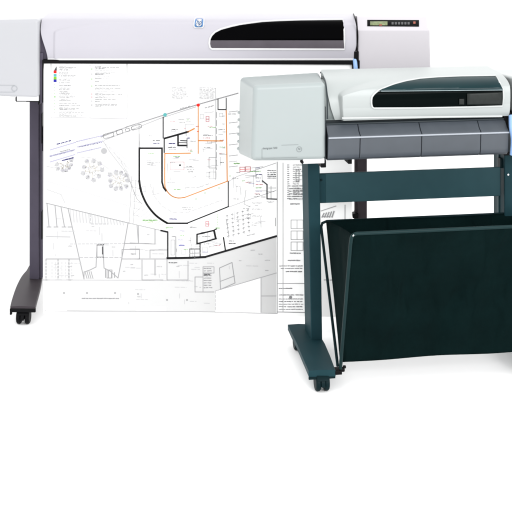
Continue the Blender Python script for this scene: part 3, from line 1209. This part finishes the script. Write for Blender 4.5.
for k in range(5):
    words(267.5, 170.5 + k * 1.9, 276, DARK if k in (2, 3) else GREY, 1.0)
line([(268.5, 188), (276, 188)], LIGHT, 0.6)
for y in (203, 209, 216, 223):
    words(252, y, 262, LIGHT, 0.8)
line([(275.6, 218), (275.6, 226)], GREY, 0.8)
line([(246, 190), (244, 204), (250, 207)], LIGHT, 0.7)

# --- title block along the right margin
line([(277.2, 162), (277.2, 313.5)], LIGHT, 0.9)
line([(283, 163), (283, 312)], FAINT, 0.7)
for k in range(17):
    words(287.3, 165 + k * 2.1, 287.3 + random.uniform(1, 3), GREY if k % 3 else LIGHT, 0.9)
    words(293, 165 + k * 2.1, 293 + random.uniform(4, 10), LIGHT if k % 2 else GREY, 0.8)
for k in range(6):
    words(289, 186 + k * 2.6, 303, GREY, 0.9)
rect(296, 170, 299, 181, LIGHT, 0.7)
words(290.5, 204, 301.5, GREY, 1.2)
for k in range(3):
    rect(291, 220 + k * 11, 303, 228.5 + k * 11, LIGHT, 0.6)
    line([(297, 220 + k * 11), (297, 228.5 + k * 11)], LIGHT, 0.5)
words(290, 253.2, 302, GREY, 1.2)
words(288, 260.5, 300, LIGHT, 1.2)
words(279.5, 266, 303, GREY, 1.0)
words(281, 268.5, 302, LIGHT, 1.0)
words(286, 271.6, 303, GREY, 1.1)
line([(278, 283.5), (304, 283.5)], LIGHT, 0.7)
words(279, 288.4, 292, GREY, 1.1)
words(279, 295, 303, LIGHT, 1.2)
for k in range(5):
    words(279, 299 + k * 2.6, 303, GREY if k % 2 else LIGHT, 1.0)
dot(290.5, 297.3, 1.6, GREY, 2)
line([(278, 312), (306, 312.6)], LIGHT, 0.9)
# fine pale partitions, dimension lines and small notes all over the plan
rs = random.Random(21)
for x0, y0, x1, y1, n in ((168, 118, 196, 136, 9), (200, 112, 215, 152, 9), (167, 156, 225, 180, 16), (217, 112, 226, 170, 8),
                          (230, 165, 274, 205, 22), (172, 232, 222, 252, 16), (230, 205, 272, 232, 9), (141, 152, 160, 200, 7)):
    for k in range(n):
        x, y = rs.uniform(x0, x1 - 5), rs.uniform(y0, y1 - 2)
        t = rs.random()
        if t < 0.35:
            L = rs.uniform(4, 12)
            line([(x, y), (min(x1, x + L), y - (0.0 if rs.random() < .5 else L * .12))], rs.choice((LIGHT, FAINT, LIGHT)), 0.6, 2)
        elif t < 0.55:
            line([(x, y), (x + .2, min(y1, y + rs.uniform(4, 12)))], rs.choice((LIGHT, FAINT)), 0.6, 2)
        elif t < 0.66:
            rect(x, y, x + rs.uniform(2, 5), y + rs.uniform(2, 5), LIGHT, 0.5, 2)
        else:
            words(x, y, x + rs.uniform(2.5, 6), rs.choice((GREY, LIGHT, LIGHT, LAV, GREEN, PINK)), 0.8)
for k in range(9):
    line([(77 + k * 2.4, 140.5 - k * .6), (80 + k * 2.4, 154 - k * .55)], FAINT, 0.5, 1)
for k in range(5):
    line([(104 + k * 5, 143 + k * 4.5), (127 + k * 2, 160 + k * 9)], FAINT, 0.6, 1)
line([(46, 181), (78, 190), (129, 206)], FAINT, 0.6)
for k in range(8):
    line([(142 + k * 3, 206 + k * 2.6), (134 + k * 3.4, 214 + k * 1.6)], FAINT, 0.6, 1)
for x0, y0, x1, y1, n in ((48, 212, 76, 256, 7), (86, 226, 118, 256, 8), (132, 232, 166, 256, 8), (48, 262, 82, 278, 6), (122, 262, 166, 278, 9),
                          (168, 262, 214, 288, 10), (220, 250, 274, 272, 7), (48, 284, 210, 304, 12)):
    for k in range(n):
        x, y = rs.uniform(x0, x1 - 4), rs.uniform(y0, y1)
        t = rs.random()
        if t < .4:
            line([(x, y), (min(x1, x + rs.uniform(5, 14)), y + .2)], FAINT, 0.5, 1, dash=(rs.uniform(2, 6), 1))
        elif t < .7:
            line([(x, y), (x + .1, min(y1, y + rs.uniform(3, 9)))], FAINT, 0.5, 1)
        else:
            words(x, y, x + rs.uniform(2, 5), LIGHT, 0.7)
for k in range(7):
    line([(52 + k * 3.3, 262), (52 + k * 3.3, 278)], FAINT, 0.5, 1, dash=(2, 1.4))
# what shows beyond the nearer plotter's post
for k in range(5):
    line([(322 + k * 2.5, 217.2), (324 + k * 2.5, 213.4 - k * .5)], LIGHT, 1.3)
line([(345, 205), (345, 316)], FAINT, 0.8)
line([(321, 211), (336, 206)], FAINT, 0.8)
words(322, 216.8, 333, LIGHT, 1.0)
words(324, 280, 333, LIGHT, 1.0)

pe = bpy.data.objects.new('architectural_drawing', None)
pob = paper.build('architectural_drawing', pm, None, smooth_angle=60)
bpy.data.objects.remove(pe)
pob.name = 'architectural_drawing'
pob.location = (A.ox, A.oy, 0)
pob.rotation_euler = (0, 0, A.a)
pob['label'] = 'long white sheet printed with a building floor plan, hanging out of the larger plotter'
pob['category'] = 'drawing'

# ================================================================== FRONT PLOTTER
B = Frame(0.22, 4.0, 9.0)
pb = thing('wide_format_plotter',
           'smaller mint grey plotter in front, on a teal stand with a dark green fabric bin',
           'plotter', B)
YB0 = 0.10      # front of the head
YB1 = 0.40      # back of the head

zB_bot = B.onY(400, 119.3, YB0)[1]
zB_top = B.onY(400, 82.0, YB0)[1] + 0.012
hB = zB_top - zB_bot
profB = [(zB_bot, YB0 + 0.012), (zB_bot + 0.12 * hB, YB0 + 0.004), (zB_bot + 0.3 * hB, YB0), (zB_bot + 0.52 * hB, YB0 + 0.004), (zB_bot + 0.70 * hB, YB0 + 0.018),
         (zB_bot + 0.85 * hB, YB0 + 0.045), (zB_bot + 0.95 * hB, YB0 + 0.09), (zB_top, YB0 + 0.14),
         (zB_top + 0.003, YB0 + 0.175), (zB_top + 0.005, YB0 + 0.21)]
profB = smooth_prof([(z, y + 0.012) for z, y in profB])
xBl = B.onY(325.0, 100, YB0)[0]
xBr = B.onY(509.3, 95, YB0)[0]
xB_b = B.onY(337.0, 105, YB0)[0]
SB = lid_surface(profB, xBl, xBr, xB_b, xBr + 1, 0.55, 1.00, 0.33, 0.020, 1.0)


def x_at(fr, px, y):
    k = (px - 256) / F
    return (fr.ox - y * fr.s - k * (fr.oy + y * fr.c)) / (k * fr.s - fr.c)


EDGE_B = [(71.0, 320.5), (74, 322.5), (82, 325.6), (95, 327.3), (108, 330.2), (119.5, 334.0)]


def leB(z):
    y = interp(profB, z)
    px = 325.0
    for _ in range(4):
        x = x_at(B, px, y)
        D = B.oy + x * B.s + y * B.c
        px = interp(EDGE_B, HZ + F * (H - z) / D) + 0.6
    return x


lidB = build_lid('lid', SB, profB, xBl, xBr, M['mint_lid'], pb, leB, blend=0.075)
lip = MB()
lip.tube([B.surf(px, 118.2 - (px - 334) * 0.0125, lambda x, z: SB(x, z) + 0.001) for px in range(342, 506, 4)], 0.004, 8)
lip.build('lid_lip', M['mint_rim'], lidB)

wB_top = [(371.4, 100), (371.9, 97), (374, 94), (377.5, 91), (384, 88), (394, 84.2), (406, 81), (420, 78.6), (438, 77.2),
          (460, 76.3), (495.8, 75.8), (499.5, 82.5), (503.2, 90.0)]
wB_midl = [(371.8, 100.2), (374, 94.2), (378.5, 91.4), (384, 91.0), (503.2, 89.8)]
up = conform_patch(B, SB, [(378.5, 90.9)] + [p for p in wB_top if p[0] > 379] , [(378.5, 91.3), (384, 91.0), (503.2, 90.0)], 0.004)
upo = up.build('window', M['pane_teal'], lidB, solid=0.005)
upo['label'] = 'upper window pane with its reflection painted teal'
lo = conform_patch(B, SB, [(371.4, 97.6), (373, 94.9), (378.5, 91.7), (384, 91.3), (503.4, 90.3)], [(371.4, 104.0), (372.0, 106.3), (373.6, 107.6), (420, 107.7), (500.5, 106.3), (502.2, 105.6), (503.4, 92)], 0.0025)
loo = lo.build('window', M['pane_black'], lidB, solid=0.005)
loo['label'] = 'black lower window pane'
# edge of the upper pane, its reflection painted in as a pale colour
ed = MB()
M['pane_edge'] = mat('glass_edge_reflection', (0.16, 0.20, 0.21), 0.3, 0.4, var=0.2, vscale=15)
ed.tube([B.surf(px, 91.2 - (px - 384) * 0.0100, lambda x, z: SB(x, z) - 0.0045) for px in (381, 400, 430, 470, 503)], 0.0016, 8)
ed.build('window_edge', M['pane_edge'], lidB)
car = conform_patch(B, SB, [(467, 93.5), (502, 92.2)], [(467, 105.0), (502.0, 104.6)], 0.0060, nx=8, nz=8)  # grey reflection painted as a thin patch on the opaque pane
car.build('pane_reflection', M['reflection_grey'], lidB, solid=0.002)
car = conform_patch(B, SB, [(459, 98.8), (464, 98.8)], [(459, 104.6), (464, 104.6)], 0.0062, nx=4, nz=8)  # narrow patch beside it, same painted reflection grey
car.build('pane_reflection_strip', M['reflection_grey'], lidB, solid=0.002)
out = wB_top + [(503.4, 98), (502.2, 106), (470, 107.0), (420, 108.0), (374, 108.2), (372.2, 107), (371.4, 104)]
rim(B, SB, out, 0.0010, 0.0036).build('window_frame', M['mint_rim'], lidB)

# ---- left end cover
fB = [(251.5, 160.8), (325.8, 160.4), (325.2, 82.5), (253.5, 85.5)]


def backBl(F_):
    x0t, z0t = B.onY(239.5, 77.0, YB1)
    x0b, z0b = B.onY(237.8, 154.5, YB1)
    return [(x0b, YB1, z0b), (F_[1][0], YB1, z0b), (B.onY(319.6, 72.0, YB1)[0], YB1, B.onY(319.6, 72.0, YB1)[1]), (x0t, YB1, z0t)]


F_ = [B.onY(px, py, YB0 - 0.012) for px, py in fB]
Bk = backBl(F_)
mb = MB()
mb.hexa([(x, YB0 - 0.012, z) for x, z in F_], Bk)
cb = mb.build('end_cover', M['mint_white'], pb, bevel=0.016, seg=6)
cb['label'] = 'mint grey left end cover with a badge'
# vent ribs on the outer side of the cover
mb = MB()
for k in range(6):
    z = B.onY(238, 112 + k * 7.2, YB1)[1]
    xb0 = B.onY(238.2 - 0.15 * k, 112 + k * 7.2, YB1)[0]
    mb.tube([(xb0 + 0.006, YB1 - 0.03, z), (xb0 - 0.0005, YB1 - 0.013, z), (xb0 + 0.002, YB1 - 0.004, z)], 0.0046, 8)
mb.build('grip_rib', M['mint_white'], cb)
# lip under the cover
mb = MB()
x0, z0 = B.onY(303, 160.2, YB0 - 0.008)
x1, z1 = B.onY(324.6, 163.4, YB0 - 0.008)
mb.box(x0, x1, YB0 - 0.008, YB0 + 0.22, z1, z0 + 0.004)
mb.build('cover_lip', M['rim_white'], cb, bevel=0.002)
mb = MB()
kx, kz = B.onY(301.8, 161.8, YB0)
mb.cyl((kx, YB0, kz), (0, 1, 0), 0.005, 0.02, 14)
mb.build('stopper', M['black'], pb, bevel=0.002)
mb = MB()
kx, kz = B.onY(323, 165, YB0 + 0.03)
mb.box(kx - 0.009, kx + 0.009, YB0 + 0.02, YB0 + 0.10, kz - 0.007, kz + 0.02)
mb.build('stopper', M['black'], pb, bevel=0.002)
mb = MB()
kx, kz = B.onY(349.5, 162.0, YB0 + 0.05)
mb.box(kx - 0.007, kx + 0.007, YB0 + 0.04, YB0 + 0.10, kz - 0.005, kz + 0.02)
mb.build('stopper', M['black'], pb, bevel=0.002)
# badge
ybg = YB0 - 0.0124
mb = MB()
bx0, bz1 = B.onY(262.0, 147.6, ybg)
bx1, bz0 = B.onY(303, 156.6, ybg)
t_ = 0.0006
mb.tube([(bx0, ybg, bz0 - 0.002), (bx0, ybg, bz1 - 0.004)], t_, 6)
mb.tube([(bx0, ybg, bz0 - 0.002), (bx1 - 0.02, ybg, bz0 - 0.002)], t_ * .8, 6)
xq, zq = B.onY(281.5, 145.2, ybg)
mb.tube([(xq, ybg, zq), (bx1 - 0.016, ybg, zq)], t_, 6)
rx, rz = B.onY(299.2, 149.3, ybg)
ring_mb(mb, rx, ybg, rz, 0.0088, 0.0009)
bg = mb.build('badge', M['label_line'], cb)
mb = MB()
tx, tz = B.onY(262.6, 149.3, ybg)
text_mb('designjet 500', 0.0095, tx, ybg, tz, mb)
mb.build('badge_lettering', M['label_text'], bg, smooth_angle=0)
mb = MB()
text_mb('hp', 0.009, rx - 0.0045, ybg, rz - 0.001, mb, italic=0.2)
mb.build('badge_emblem', M['label_text'], bg, smooth_angle=0)

# ---- front output tray in four panels
tz = lambda py, y: B.onY(400, py, y)[1]
zt_a = tz(121.6, YB0 + 0.03)
zt_b = tz(133.2, YB0 - 0.01)
zt_c = tz(136.0, YB0 - 0.016)
zt_d = tz(157.5, YB0 - 0.006)
prof = [(YB0 + 0.035, zt_a), (YB0 + 0.022, zt_a - 0.004), (YB0 + 0.002, zt_b + 0.006), (YB0 - 0.012, zt_b - 0.001), (YB0 - 0.017, zt_c), (YB0 - 0.013, zt_c - 0.006),
        (YB0 - 0.009, zt_d + 0.02), (YB0 - 0.004, zt_d + 0.004), (YB0 + 0.006, zt_d - 0.004), (YB0 + 0.10, zt_d - 0.004), (YB0 + 0.10, zt_a)]
mb = MB()
xt0 = B.onY(327.2, 140, YB0)[0]
xt1 = B.onY(507.6, 140, YB0)[0]
mb.prism_x([(YB0 + 0.012, zt_d + 0.003), (YB0 + 0.25, zt_d + 0.003), (YB0 + 0.25, zB_bot + 0.05), (YB0 + 0.045, zB_bot + 0.05), (YB0 + 0.045, zt_a - 0.003), (YB0 + 0.02, zt_b - 0.01)], xt0 + 0.002, xt1 + 0.02)
M['tray_core'] = mat('black_teal_plastic', (0.012, 0.018, 0.022), 0.5, 0.25, var=0.1)
tray = mb.build('output_tray', M['tray_core'], pb, bevel=0.002)
edges = [xt0] + [B.onY(px, 145, YB0 - 0.01)[0] for px in (360.0, 421.6, 480.6)] + [xt1]
for a, b in zip(edges, edges[1:]):
    mb = MB()
    mb.prism_x(prof, a + 0.0011, b - 0.0011)
    mb.build('tray_panel', M['slate'], tray, bevel=0.0012, seg=2)
# highlight along the tray's front lip, painted as a pale tube
mb = MB()
M['tray_highlight'] = mat('pale_slate_highlight', (0.22, 0.24, 0.27), 0.25, 0.6, var=0.05)
mb.tube([(xt0 + 0.001, YB0 - 0.0155, zt_c), (xt1 - 0.001, YB0 - 0.0155, zt_c)], 0.0032, 10)
mb.build('tray_highlight', M['tray_highlight'], tray)
mb = MB()
ly = YB0 + 0.02
mb.tube([(xt0 + 0.001, YB0 + 0.026, zt_a - 0.0005), (xt1 - 0.001, YB0 + 0.026, zt_a - 0.0005)], 0.004, 10)
mb.build('guide_roller', M['tray_core'], tray)

# ---- head chassis and right hand end
mb = MB()
mb.box(F_[1][0] - 0.02, xBr + 0.03, YB0 + 0.06, YB1 - 0.02, zt_d + 0.004, zB_bot + 0.06)
mb.build('chassis', M['tray_core'], pb, bevel=0.004)
mb = MB()
xw = F_[1][0]
pl = [(y + 0.010, z) for z, y in profB if z < zB_top - 0.015]
mb.prism_x([(YB0 + 0.13, zB_bot - 0.003), (pl[0][0], zB_bot - 0.003)] + pl + [(YB0 + 0.13, pl[-1][1])], xw - 0.004, xBl + 0.05)
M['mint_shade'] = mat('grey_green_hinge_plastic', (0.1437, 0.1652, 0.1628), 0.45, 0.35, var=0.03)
mb.build('lid_hinge_plate', M['mint_shade'], pb, bevel=0.002)
mb = MB()
mb.box(xw - 0.002, xw + 0.0035, YB0 + 0.004, YB0 + 0.12, zt_d - 0.004, zB_bot + 0.05)
mb.build('side_gasket', M['tray_core'], pb, bevel=0.001)
mb = MB()
sp = []
for py, px in ((72.2, 320.4), (76, 323.0), (81, 325.2), (88, 326.4), (96, 327.0), (106, 327.3), (119, 327.4)):
    y = YB0 - 0.004 + 0.30 * max(0.0, (82.5 - py) / 10.5)
    x, z = B.onY(px, py, y)
    sp.append((x, y, z))
mb.tube([tuple(p) for p in spline(sp, 5)], 0.0024, 8)
mb.build('cover_seam', M['tray_core'], pb)
# right end cover, mostly beyond the picture
xc0 = B.onY(510.6, 100, YB0)[0]
xc1 = xc0 + 0.27
mb = MB()
zc_b = F_[1][1]
zc_k = B.onY(515, 69.0, YB1)[1]
mb.hexa([(xc0 + 0.014, YB0 - 0.01, zB_bot + .01), (xc1, YB0 - 0.01, zc_b), (xc1, YB0 - 0.01, F_[2][1]), (xc0 + 0.018, YB0 - 0.01, F_[2][1])],
        [(xc0, YB1, zB_bot + .01), (xc1 + 0.015, YB1, zc_b + 0.02), (xc1 + 0.015, YB1, zc_k), (xc0, YB1, zc_k)])
mb.build('end_cover', M['mint_lid'], pb, bevel=0.010, seg=5)
mb = MB()
mb.box(xc0 + 0.024, xc1 - 0.002, YB0 - 0.006, YB1 - 0.02, zc_b, zB_bot + 0.02)
mb.build('end_cover', M['mint_white'], pb, bevel=0.006, seg=3)
mb = MB()
mb.box(xBr + 0.002, xc0 + 0.004, YB0 + 0.045, YB1 - 0.03, zt_d, zB_top - 0.02)
mb.box(xt1 - 0.005, xc0 + 0.03, YB0 + 0.02, YB0 + .1, zt_d - 0.012, zB_bot + 0.01)
mb.build('end_plate', M['black'], pb, bevel=0.002)
# blue release lever at the right of the tray
mb = MB()
q = [B.onY(px, py, YB0 - 0.02) for px, py in ((511.6, 117), (509.8, 127), (511.2, 140), (510.6, 155))]
pts = spline([(x + 0.008, YB0 - 0.02 + d, z) for (x, z), d in zip(q, (0.02, 0.0, -0.004, 0.0))], 5)
mb.tube(pts, 0.011, 12)
mb.build('release_lever', M['blue'], pb)

# ---- stand: posts, cross bar, feet
ZT, ZB = 0.073, 0.052                      # top and underside of the feet
yP = B.onZ(322, 339.5, ZT)[1]
zP_top = zt_d + 0.006


def postB(pxl_t, pxr_t, pxl_b, pxr_b, depth, name='leg'):
    tl, tr = B.onY(pxl_t, 170, yP)[0], B.onY(pxr_t, 170, yP)[0]
    bl, br = B.onY(pxl_b, 335, yP)[0], B.onY(pxr_b, 335, yP)[0]
    mb = MB()
    mb.hexa([(bl, yP, ZT - 0.003), (br, yP, ZT - 0.003), (br, yP + depth, ZT - 0.003), (bl, yP + depth, ZT - 0.003)],
            [(tl, yP, zP_top), (tr, yP, zP_top), (tr, yP + depth, zP_top), (tl, yP + depth, zP_top)])
    return mb.build(name, M['teal_post'], pb, bevel=0.004, seg=3), (tl, tr, bl, br)


legL, (tl, tr, bl, br) = postB(307.6, 319.6, 311.2, 322.4, 0.115)
wp = tr - tl
legR, (rl, rr, rbl, rbr) = postB(504.5, 519, 504.5, 519, 0.115)
# lighter inner flange of the right leg
mb = MB()
fx = B.onY(497.6, 210, yP + 0.06)[0]
mb.box(fx, rl + 0.002, yP + 0.05, yP + 0.07, 0.25, zP_top)
mb.build('leg_flange', M['teal_bar'], legR, bevel=0.001)
mb = MB()
sx, sz = B.onY(508, 174.5, yP - 0.002)
mb.cyl((sx, yP - 0.002, sz), (0, 1, 0), 0.0035, 0.006, 16)
mb.build('screw', M['steel'], legR)
mb = MB()
kx, kz = B.onY(501.5, 163.5, yP + .03)
mb.box(kx - 0.008, kx + 0.014, yP + 0.02, yP + 0.05, kz - 0.015, kz + 0.02)
mb.build('leg_bracket', M['teal_dark'], legR, bevel=0.002)
# cross bar
yC = yP + 0.018
zc1 = B.onY(330, 173.4, yC)[1]
zc0 = B.onY(330, 203.0, yC)[1]
mb = MB()
mb.box(tr - 0.004, B.onY(500.6, 185, yC)[0], yC, yC + 0.012, zc0, zc1)
bar = mb.build('cross_bar', M['teal_bar'], pb, bevel=0.003, seg=3)
mb = MB()
mb.box(tr - 0.001, tr + 0.026, yC - 0.003, yC + 0.02, zc0 + 0.002, zc1 - 0.002)
mb.build('bar_end', M['teal_post'], bar, bevel=0.002)
mb = MB()
sx, sz = B.onY(319.6, 180, yC - 0.004)
mb.cyl((sx + 0.006, yC - 0.004, sz), (0, 1, 0), 0.004, 0.005, 16)
mb.build('screw', M['teal_dark'], bar)


def footB(dx=0.0, mirror=None):
    sh = dx
    Lp = [B.onZ(px, py, ZT) for px, py in ((308.6, 370.8), (301.8, 355), (296.5, 342.5), (291.4, 332.5), (287.8, 324.6))]
    Rp = [B.onZ(px, py, ZT) for px, py in ((335.6, 370.0), (330.0, 355), (325.0, 343.5), (319.0, 333.5), (309.0, 324.2))]
    rows = []
    for (xa, ya), (xb, yb) in zip(Lp, Rp):
        if mirror is not None:
            xa, xb = 2 * mirror - xa, 2 * mirror - xb
        xa, xb = xa + sh, xb + sh
        xm = (xa + xb) / 2
        rows.append([(xa, ya, ZT), (xm, (ya + yb) / 2, ZT + 0.002), (xb, yb, ZT), (xb, yb, ZB), (xa, ya, ZB), (xa, ya, ZT)])
    mb = MB()
    mb.grid(rows)
    mb.add(rows[0][:-1], [(0, 1, 2, 3, 4)])
    mb.add(rows[-1][:-1], [(0, 1, 2, 3, 4)])
    bmm = mb.build('foot', M['teal_post'], pb, bevel=0.0025, seg=2)
    eb = MB()
    xs = sorted((rows[0][0][0], rows[0][2][0]))
    ya = (rows[0][0][1] + rows[0][2][1]) / 2
    eb.box(xs[0], xs[1], ya - 0.001, ya + 0.006, ZB - 0.008, ZB)
    eb.build('foot_edge', M['teal_dark'], bmm, bevel=0.001)
    caster(pb, (xs[0] + xs[1]) / 2 + (0.002 if mirror is None else 0), ya + 0.010, 0.06, M['teal_dark'], M['teal_dark'], r=0.028, w=0.046)
    caster(pb, rows[-2][0][0] + (0.037 if mirror is None else -0.03), rows[-2][0][1] + 0.02, 0.06, M['teal_dark'], M['teal_dark'], r=0.028, w=0.046)
    return bmm


footB()
mid = (bl + br + rbl + rbr) / 4
footB(dx=rbl - bl + 0.042)

# ---- fabric media bin hung in a wire frame
yH = B.onZ(339.5, 367.5, 0.075)[1]                   # hinge
xH, zH = B.onY(339.2, 366.8, yH)
yFt = -0.20                                          # front rod at the top
yBt = yP + 0.01                                      # rear rod at the top
xf, zf = B.onY(352.3, 233.6, yFt)
xb_, zb_ = B.onY(321.2, 221.5, yBt)
xRt = rbl + 0.055                                    # right ends beyond the picture
zfr = zf
M['fabric_side'] = M['fabric']

binroot = None
# fabric: front panel, rear panel, left gusset, right gusset
mb = MB()
nx, nz = 90, 60
xfr, xbr = xRt + 0.0, xRt + 0.0
zbot_l = B.onY(342, 361.8, yH - 0.012)[1]


def wr(u, v):
    """soft sag and creases of the cloth."""
    w = 0.010 * math.sin(math.pi * u) * math.sin(math.pi * v)
    w += 0.0030 * math.sin(9 * u + 3.2 * v + 1.0) * math.sin(math.pi * v) ** 0.7
    w += 0.0016 * math.sin(31 * u - 5 * v + 6 * v * v) * v * (1 - v) * 4
    w += 0.0045 * math.exp(-((u - 0.28 - 0.22 * (1 - v)) / 0.03) ** 2) * smooth(v * 2.2) * (1 - v) * 2
    w += 0.0040 * math.exp(-((u - 0.62 + 0.18 * (1 - v)) / 0.04) ** 2) * smooth(v * 2) * (1 - v) * 2
    w *= 2.2
    w += 0.0022 * math.sin(17 * v + 2.5 * u) * math.sin(math.pi * v)
    return w


rows = []
for j in range(nz + 1):
    v = j / nz                    # 0 bottom, 1 top
    row = []
    for i in range(nx + 1):
        u = i / nx
        xl = xH + 0.004 + (xf - xH - 0.004) * v
        x = xl + (xRt - xl) * u
        y = yH - 0.012 + (yFt - yH + 0.012) * v + wr(u, v)
        z = zbot_l + (zf - 0.004 - zbot_l) * v
        z -= 0.003 * math.sin(3 * math.pi * u + 0.6) * (1 - v) * math.sin(math.pi * u)
        row.append((x, y, z))
    rows.append(row)
mb.grid(rows)
front = rows
rows = []
zbk = B.onY(384, 218.6, yBt - 0.004)[1]
for j in range(nz // 2 + 1):
    v = j / (nz // 2)
    row = []
    for i in range(nx + 1):
        u = i / nx
        xl = xH + 0.004 + (xb_ + 0.018 - xH - 0.004) * v
        x = xl + (xRt - xl) * u
        y = yH + 0.004 + (yBt - 0.004 - yH - 0.004) * v - 0.6 * wr(u * .9 + .05, v)
        z = zbot_l + (zbk - zbot_l) * v + 0.0035 * math.sin(7 * u + .4) * math.sin(math.pi * u) * v
        row.append((x, y, z))
    rows.append(row)
mb.grid(rows)
back = rows
# bottom seam and gussets
mb.grid([front[0], back[0]])
for side in (0, -1):
    n = nz // 2
    g = []
    for j in range(n + 1):
        a = Vector(front[2 * j][side])
        b = Vector(back[j][side])
        row = []
        for k in range(9):
            t = k / 8
            p = a.lerp(b, t)
            p.x += (0.010 if side == 0 else -0.010) * math.sin(math.pi * t) * (j / n)
            row.append(tuple(p))
        g.append(row)
    mb.grid(g)
bag = mb.build('media_bin', M['fabric'], pb, smooth_angle=60, solid=0.0012)
bag['label'] = 'dark green fabric catch bin hung in a rod frame'
# hem over the front rod
mb = MB()
pts = spline([(xH + 0.001, yH - 0.014, zH), (xf - 0.004, yFt - 0.001, zf - 0.024), (xf + 0.002, yFt - 0.002, zf - 0.004), (xf + 0.024, yFt - 0.002, zf), ((xf + xRt) / 2, yFt - 0.002, zf - 0.001), (xRt, yFt - 0.002, zf), ], 5)
mb.tube([(xH + 0.001, yH - 0.014, zH), (xf - 0.006, yFt - 0.001, zf - 0.035)] + [tuple(p) for p in spline([(xf - 0.005, yFt - 0.001, zf - 0.028), (xf - 0.001, yFt - 0.002, zf - 0.008), (xf + 0.012, yFt - 0.002, zf)], 6)] + [(xRt - 0.02, yFt - 0.002, zf), (xRt, yFt - 0.001, zf - 0.02), (xRt + 0.006, yH - 0.014, zH)], 0.0058, 12)
fr_ = mb.build('front_rod', M['rod'], bag)
mb = MB()
mb.tube([(xH - 0.004, yH + 0.004, zH), (xb_, yBt, zb_ - 0.02), (xb_ + 0.004, yBt, zb_ - 0.006), (xb_ + 0.02, yBt, zb_), (xRt - 0.01, yBt, zb_), (xRt + 0.004, yBt, zb_ - 0.02), (xRt + 0.01, yH + 0.004, zH)], 0.0048, 12)
mb.build('rear_rod', M['teal_dark'], bag)
mb = MB()
hx, hz = B.onY(338.4, 371.2, yH - 0.004)
mb.box(hx - 0.013, hx + 0.010, yH - 0.016, yH + 0.02, hz - 0.008, hz + 0.006)
mb.cyl((hx + 0.012, yH - 0.006, hz + 0.006), (1, 0, 0), 0.008, 0.016, 16)
mb.cyl((hx + 0.020, yH - 0.006, hz + 0.014), (1, 0, 0), 0.005, 0.010, 16)
mb.build('rod_hinge', M['black'], bag, bevel=0.002)
mb = MB()
ex, ez = B.onY(353.6, 235.5, yFt - 0.006)
mb.tube([(ex - 0.003, yFt - 0.0075, ez - 0.002), (ex + 0.001, yFt - 0.008, ez + 0.003)], 0.0022, 8)
mb.build('rod_rivet', M['steel'], bag)

# ================================================================== SETTING
mb = MB()
mb.add([(-60, -20, 0), (60, -20, 0), (60, 120, 0), (-60, 120, 0)], [(0, 1, 2, 3)])
fl = mb.build('floor', M['floor'])
fl['kind'] = 'structure'

w = bpy.data.worlds.new('World')
scene.world = w
w.use_nodes = True
bg = w.node_tree.nodes['Background']
bg.inputs['Color'].default_value = (1, 1, 1, 1)
bg.inputs['Strength'].default_value = 2.2


def area(name, loc, target, size, power, color=(1, 1, 1)):
    l = bpy.data.lights.new(name, 'AREA')
    l.shape = 'RECTANGLE'
    l.size, l.size_y = size
    l.energy = power
    l.color = color
    o = bpy.data.objects.new(name, l)
    COL.objects.link(o)
    o.location = loc
    d = Vector(target) - Vector(loc)
    o.rotation_euler = d.to_track_quat('-Z', 'Y').to_euler()
    return o


area('key_softbox', (2.3, -0.6, 2.4), (0.1, 4.4, 0.3), (2.5, 1.6), 190)

cam = bpy.data.cameras.new('camera')
co_ = bpy.data.objects.new('camera', cam)
COL.objects.link(co_)
co_.location = (0, 0, H)
co_.rotation_euler = (math.radians(90), 0, 0)
cam.sensor_width = 36
cam.lens = 36 * F / 512
cam.shift_y = (HZ - 256) / 512
cam.clip_start = 0.1
cam.clip_end = 400
scene.camera = co_

scene.view_settings.view_transform = 'Standard'
scene.view_settings.look = 'None'
scene.view_settings.exposure = 0
scene.view_settings.gamma = 1
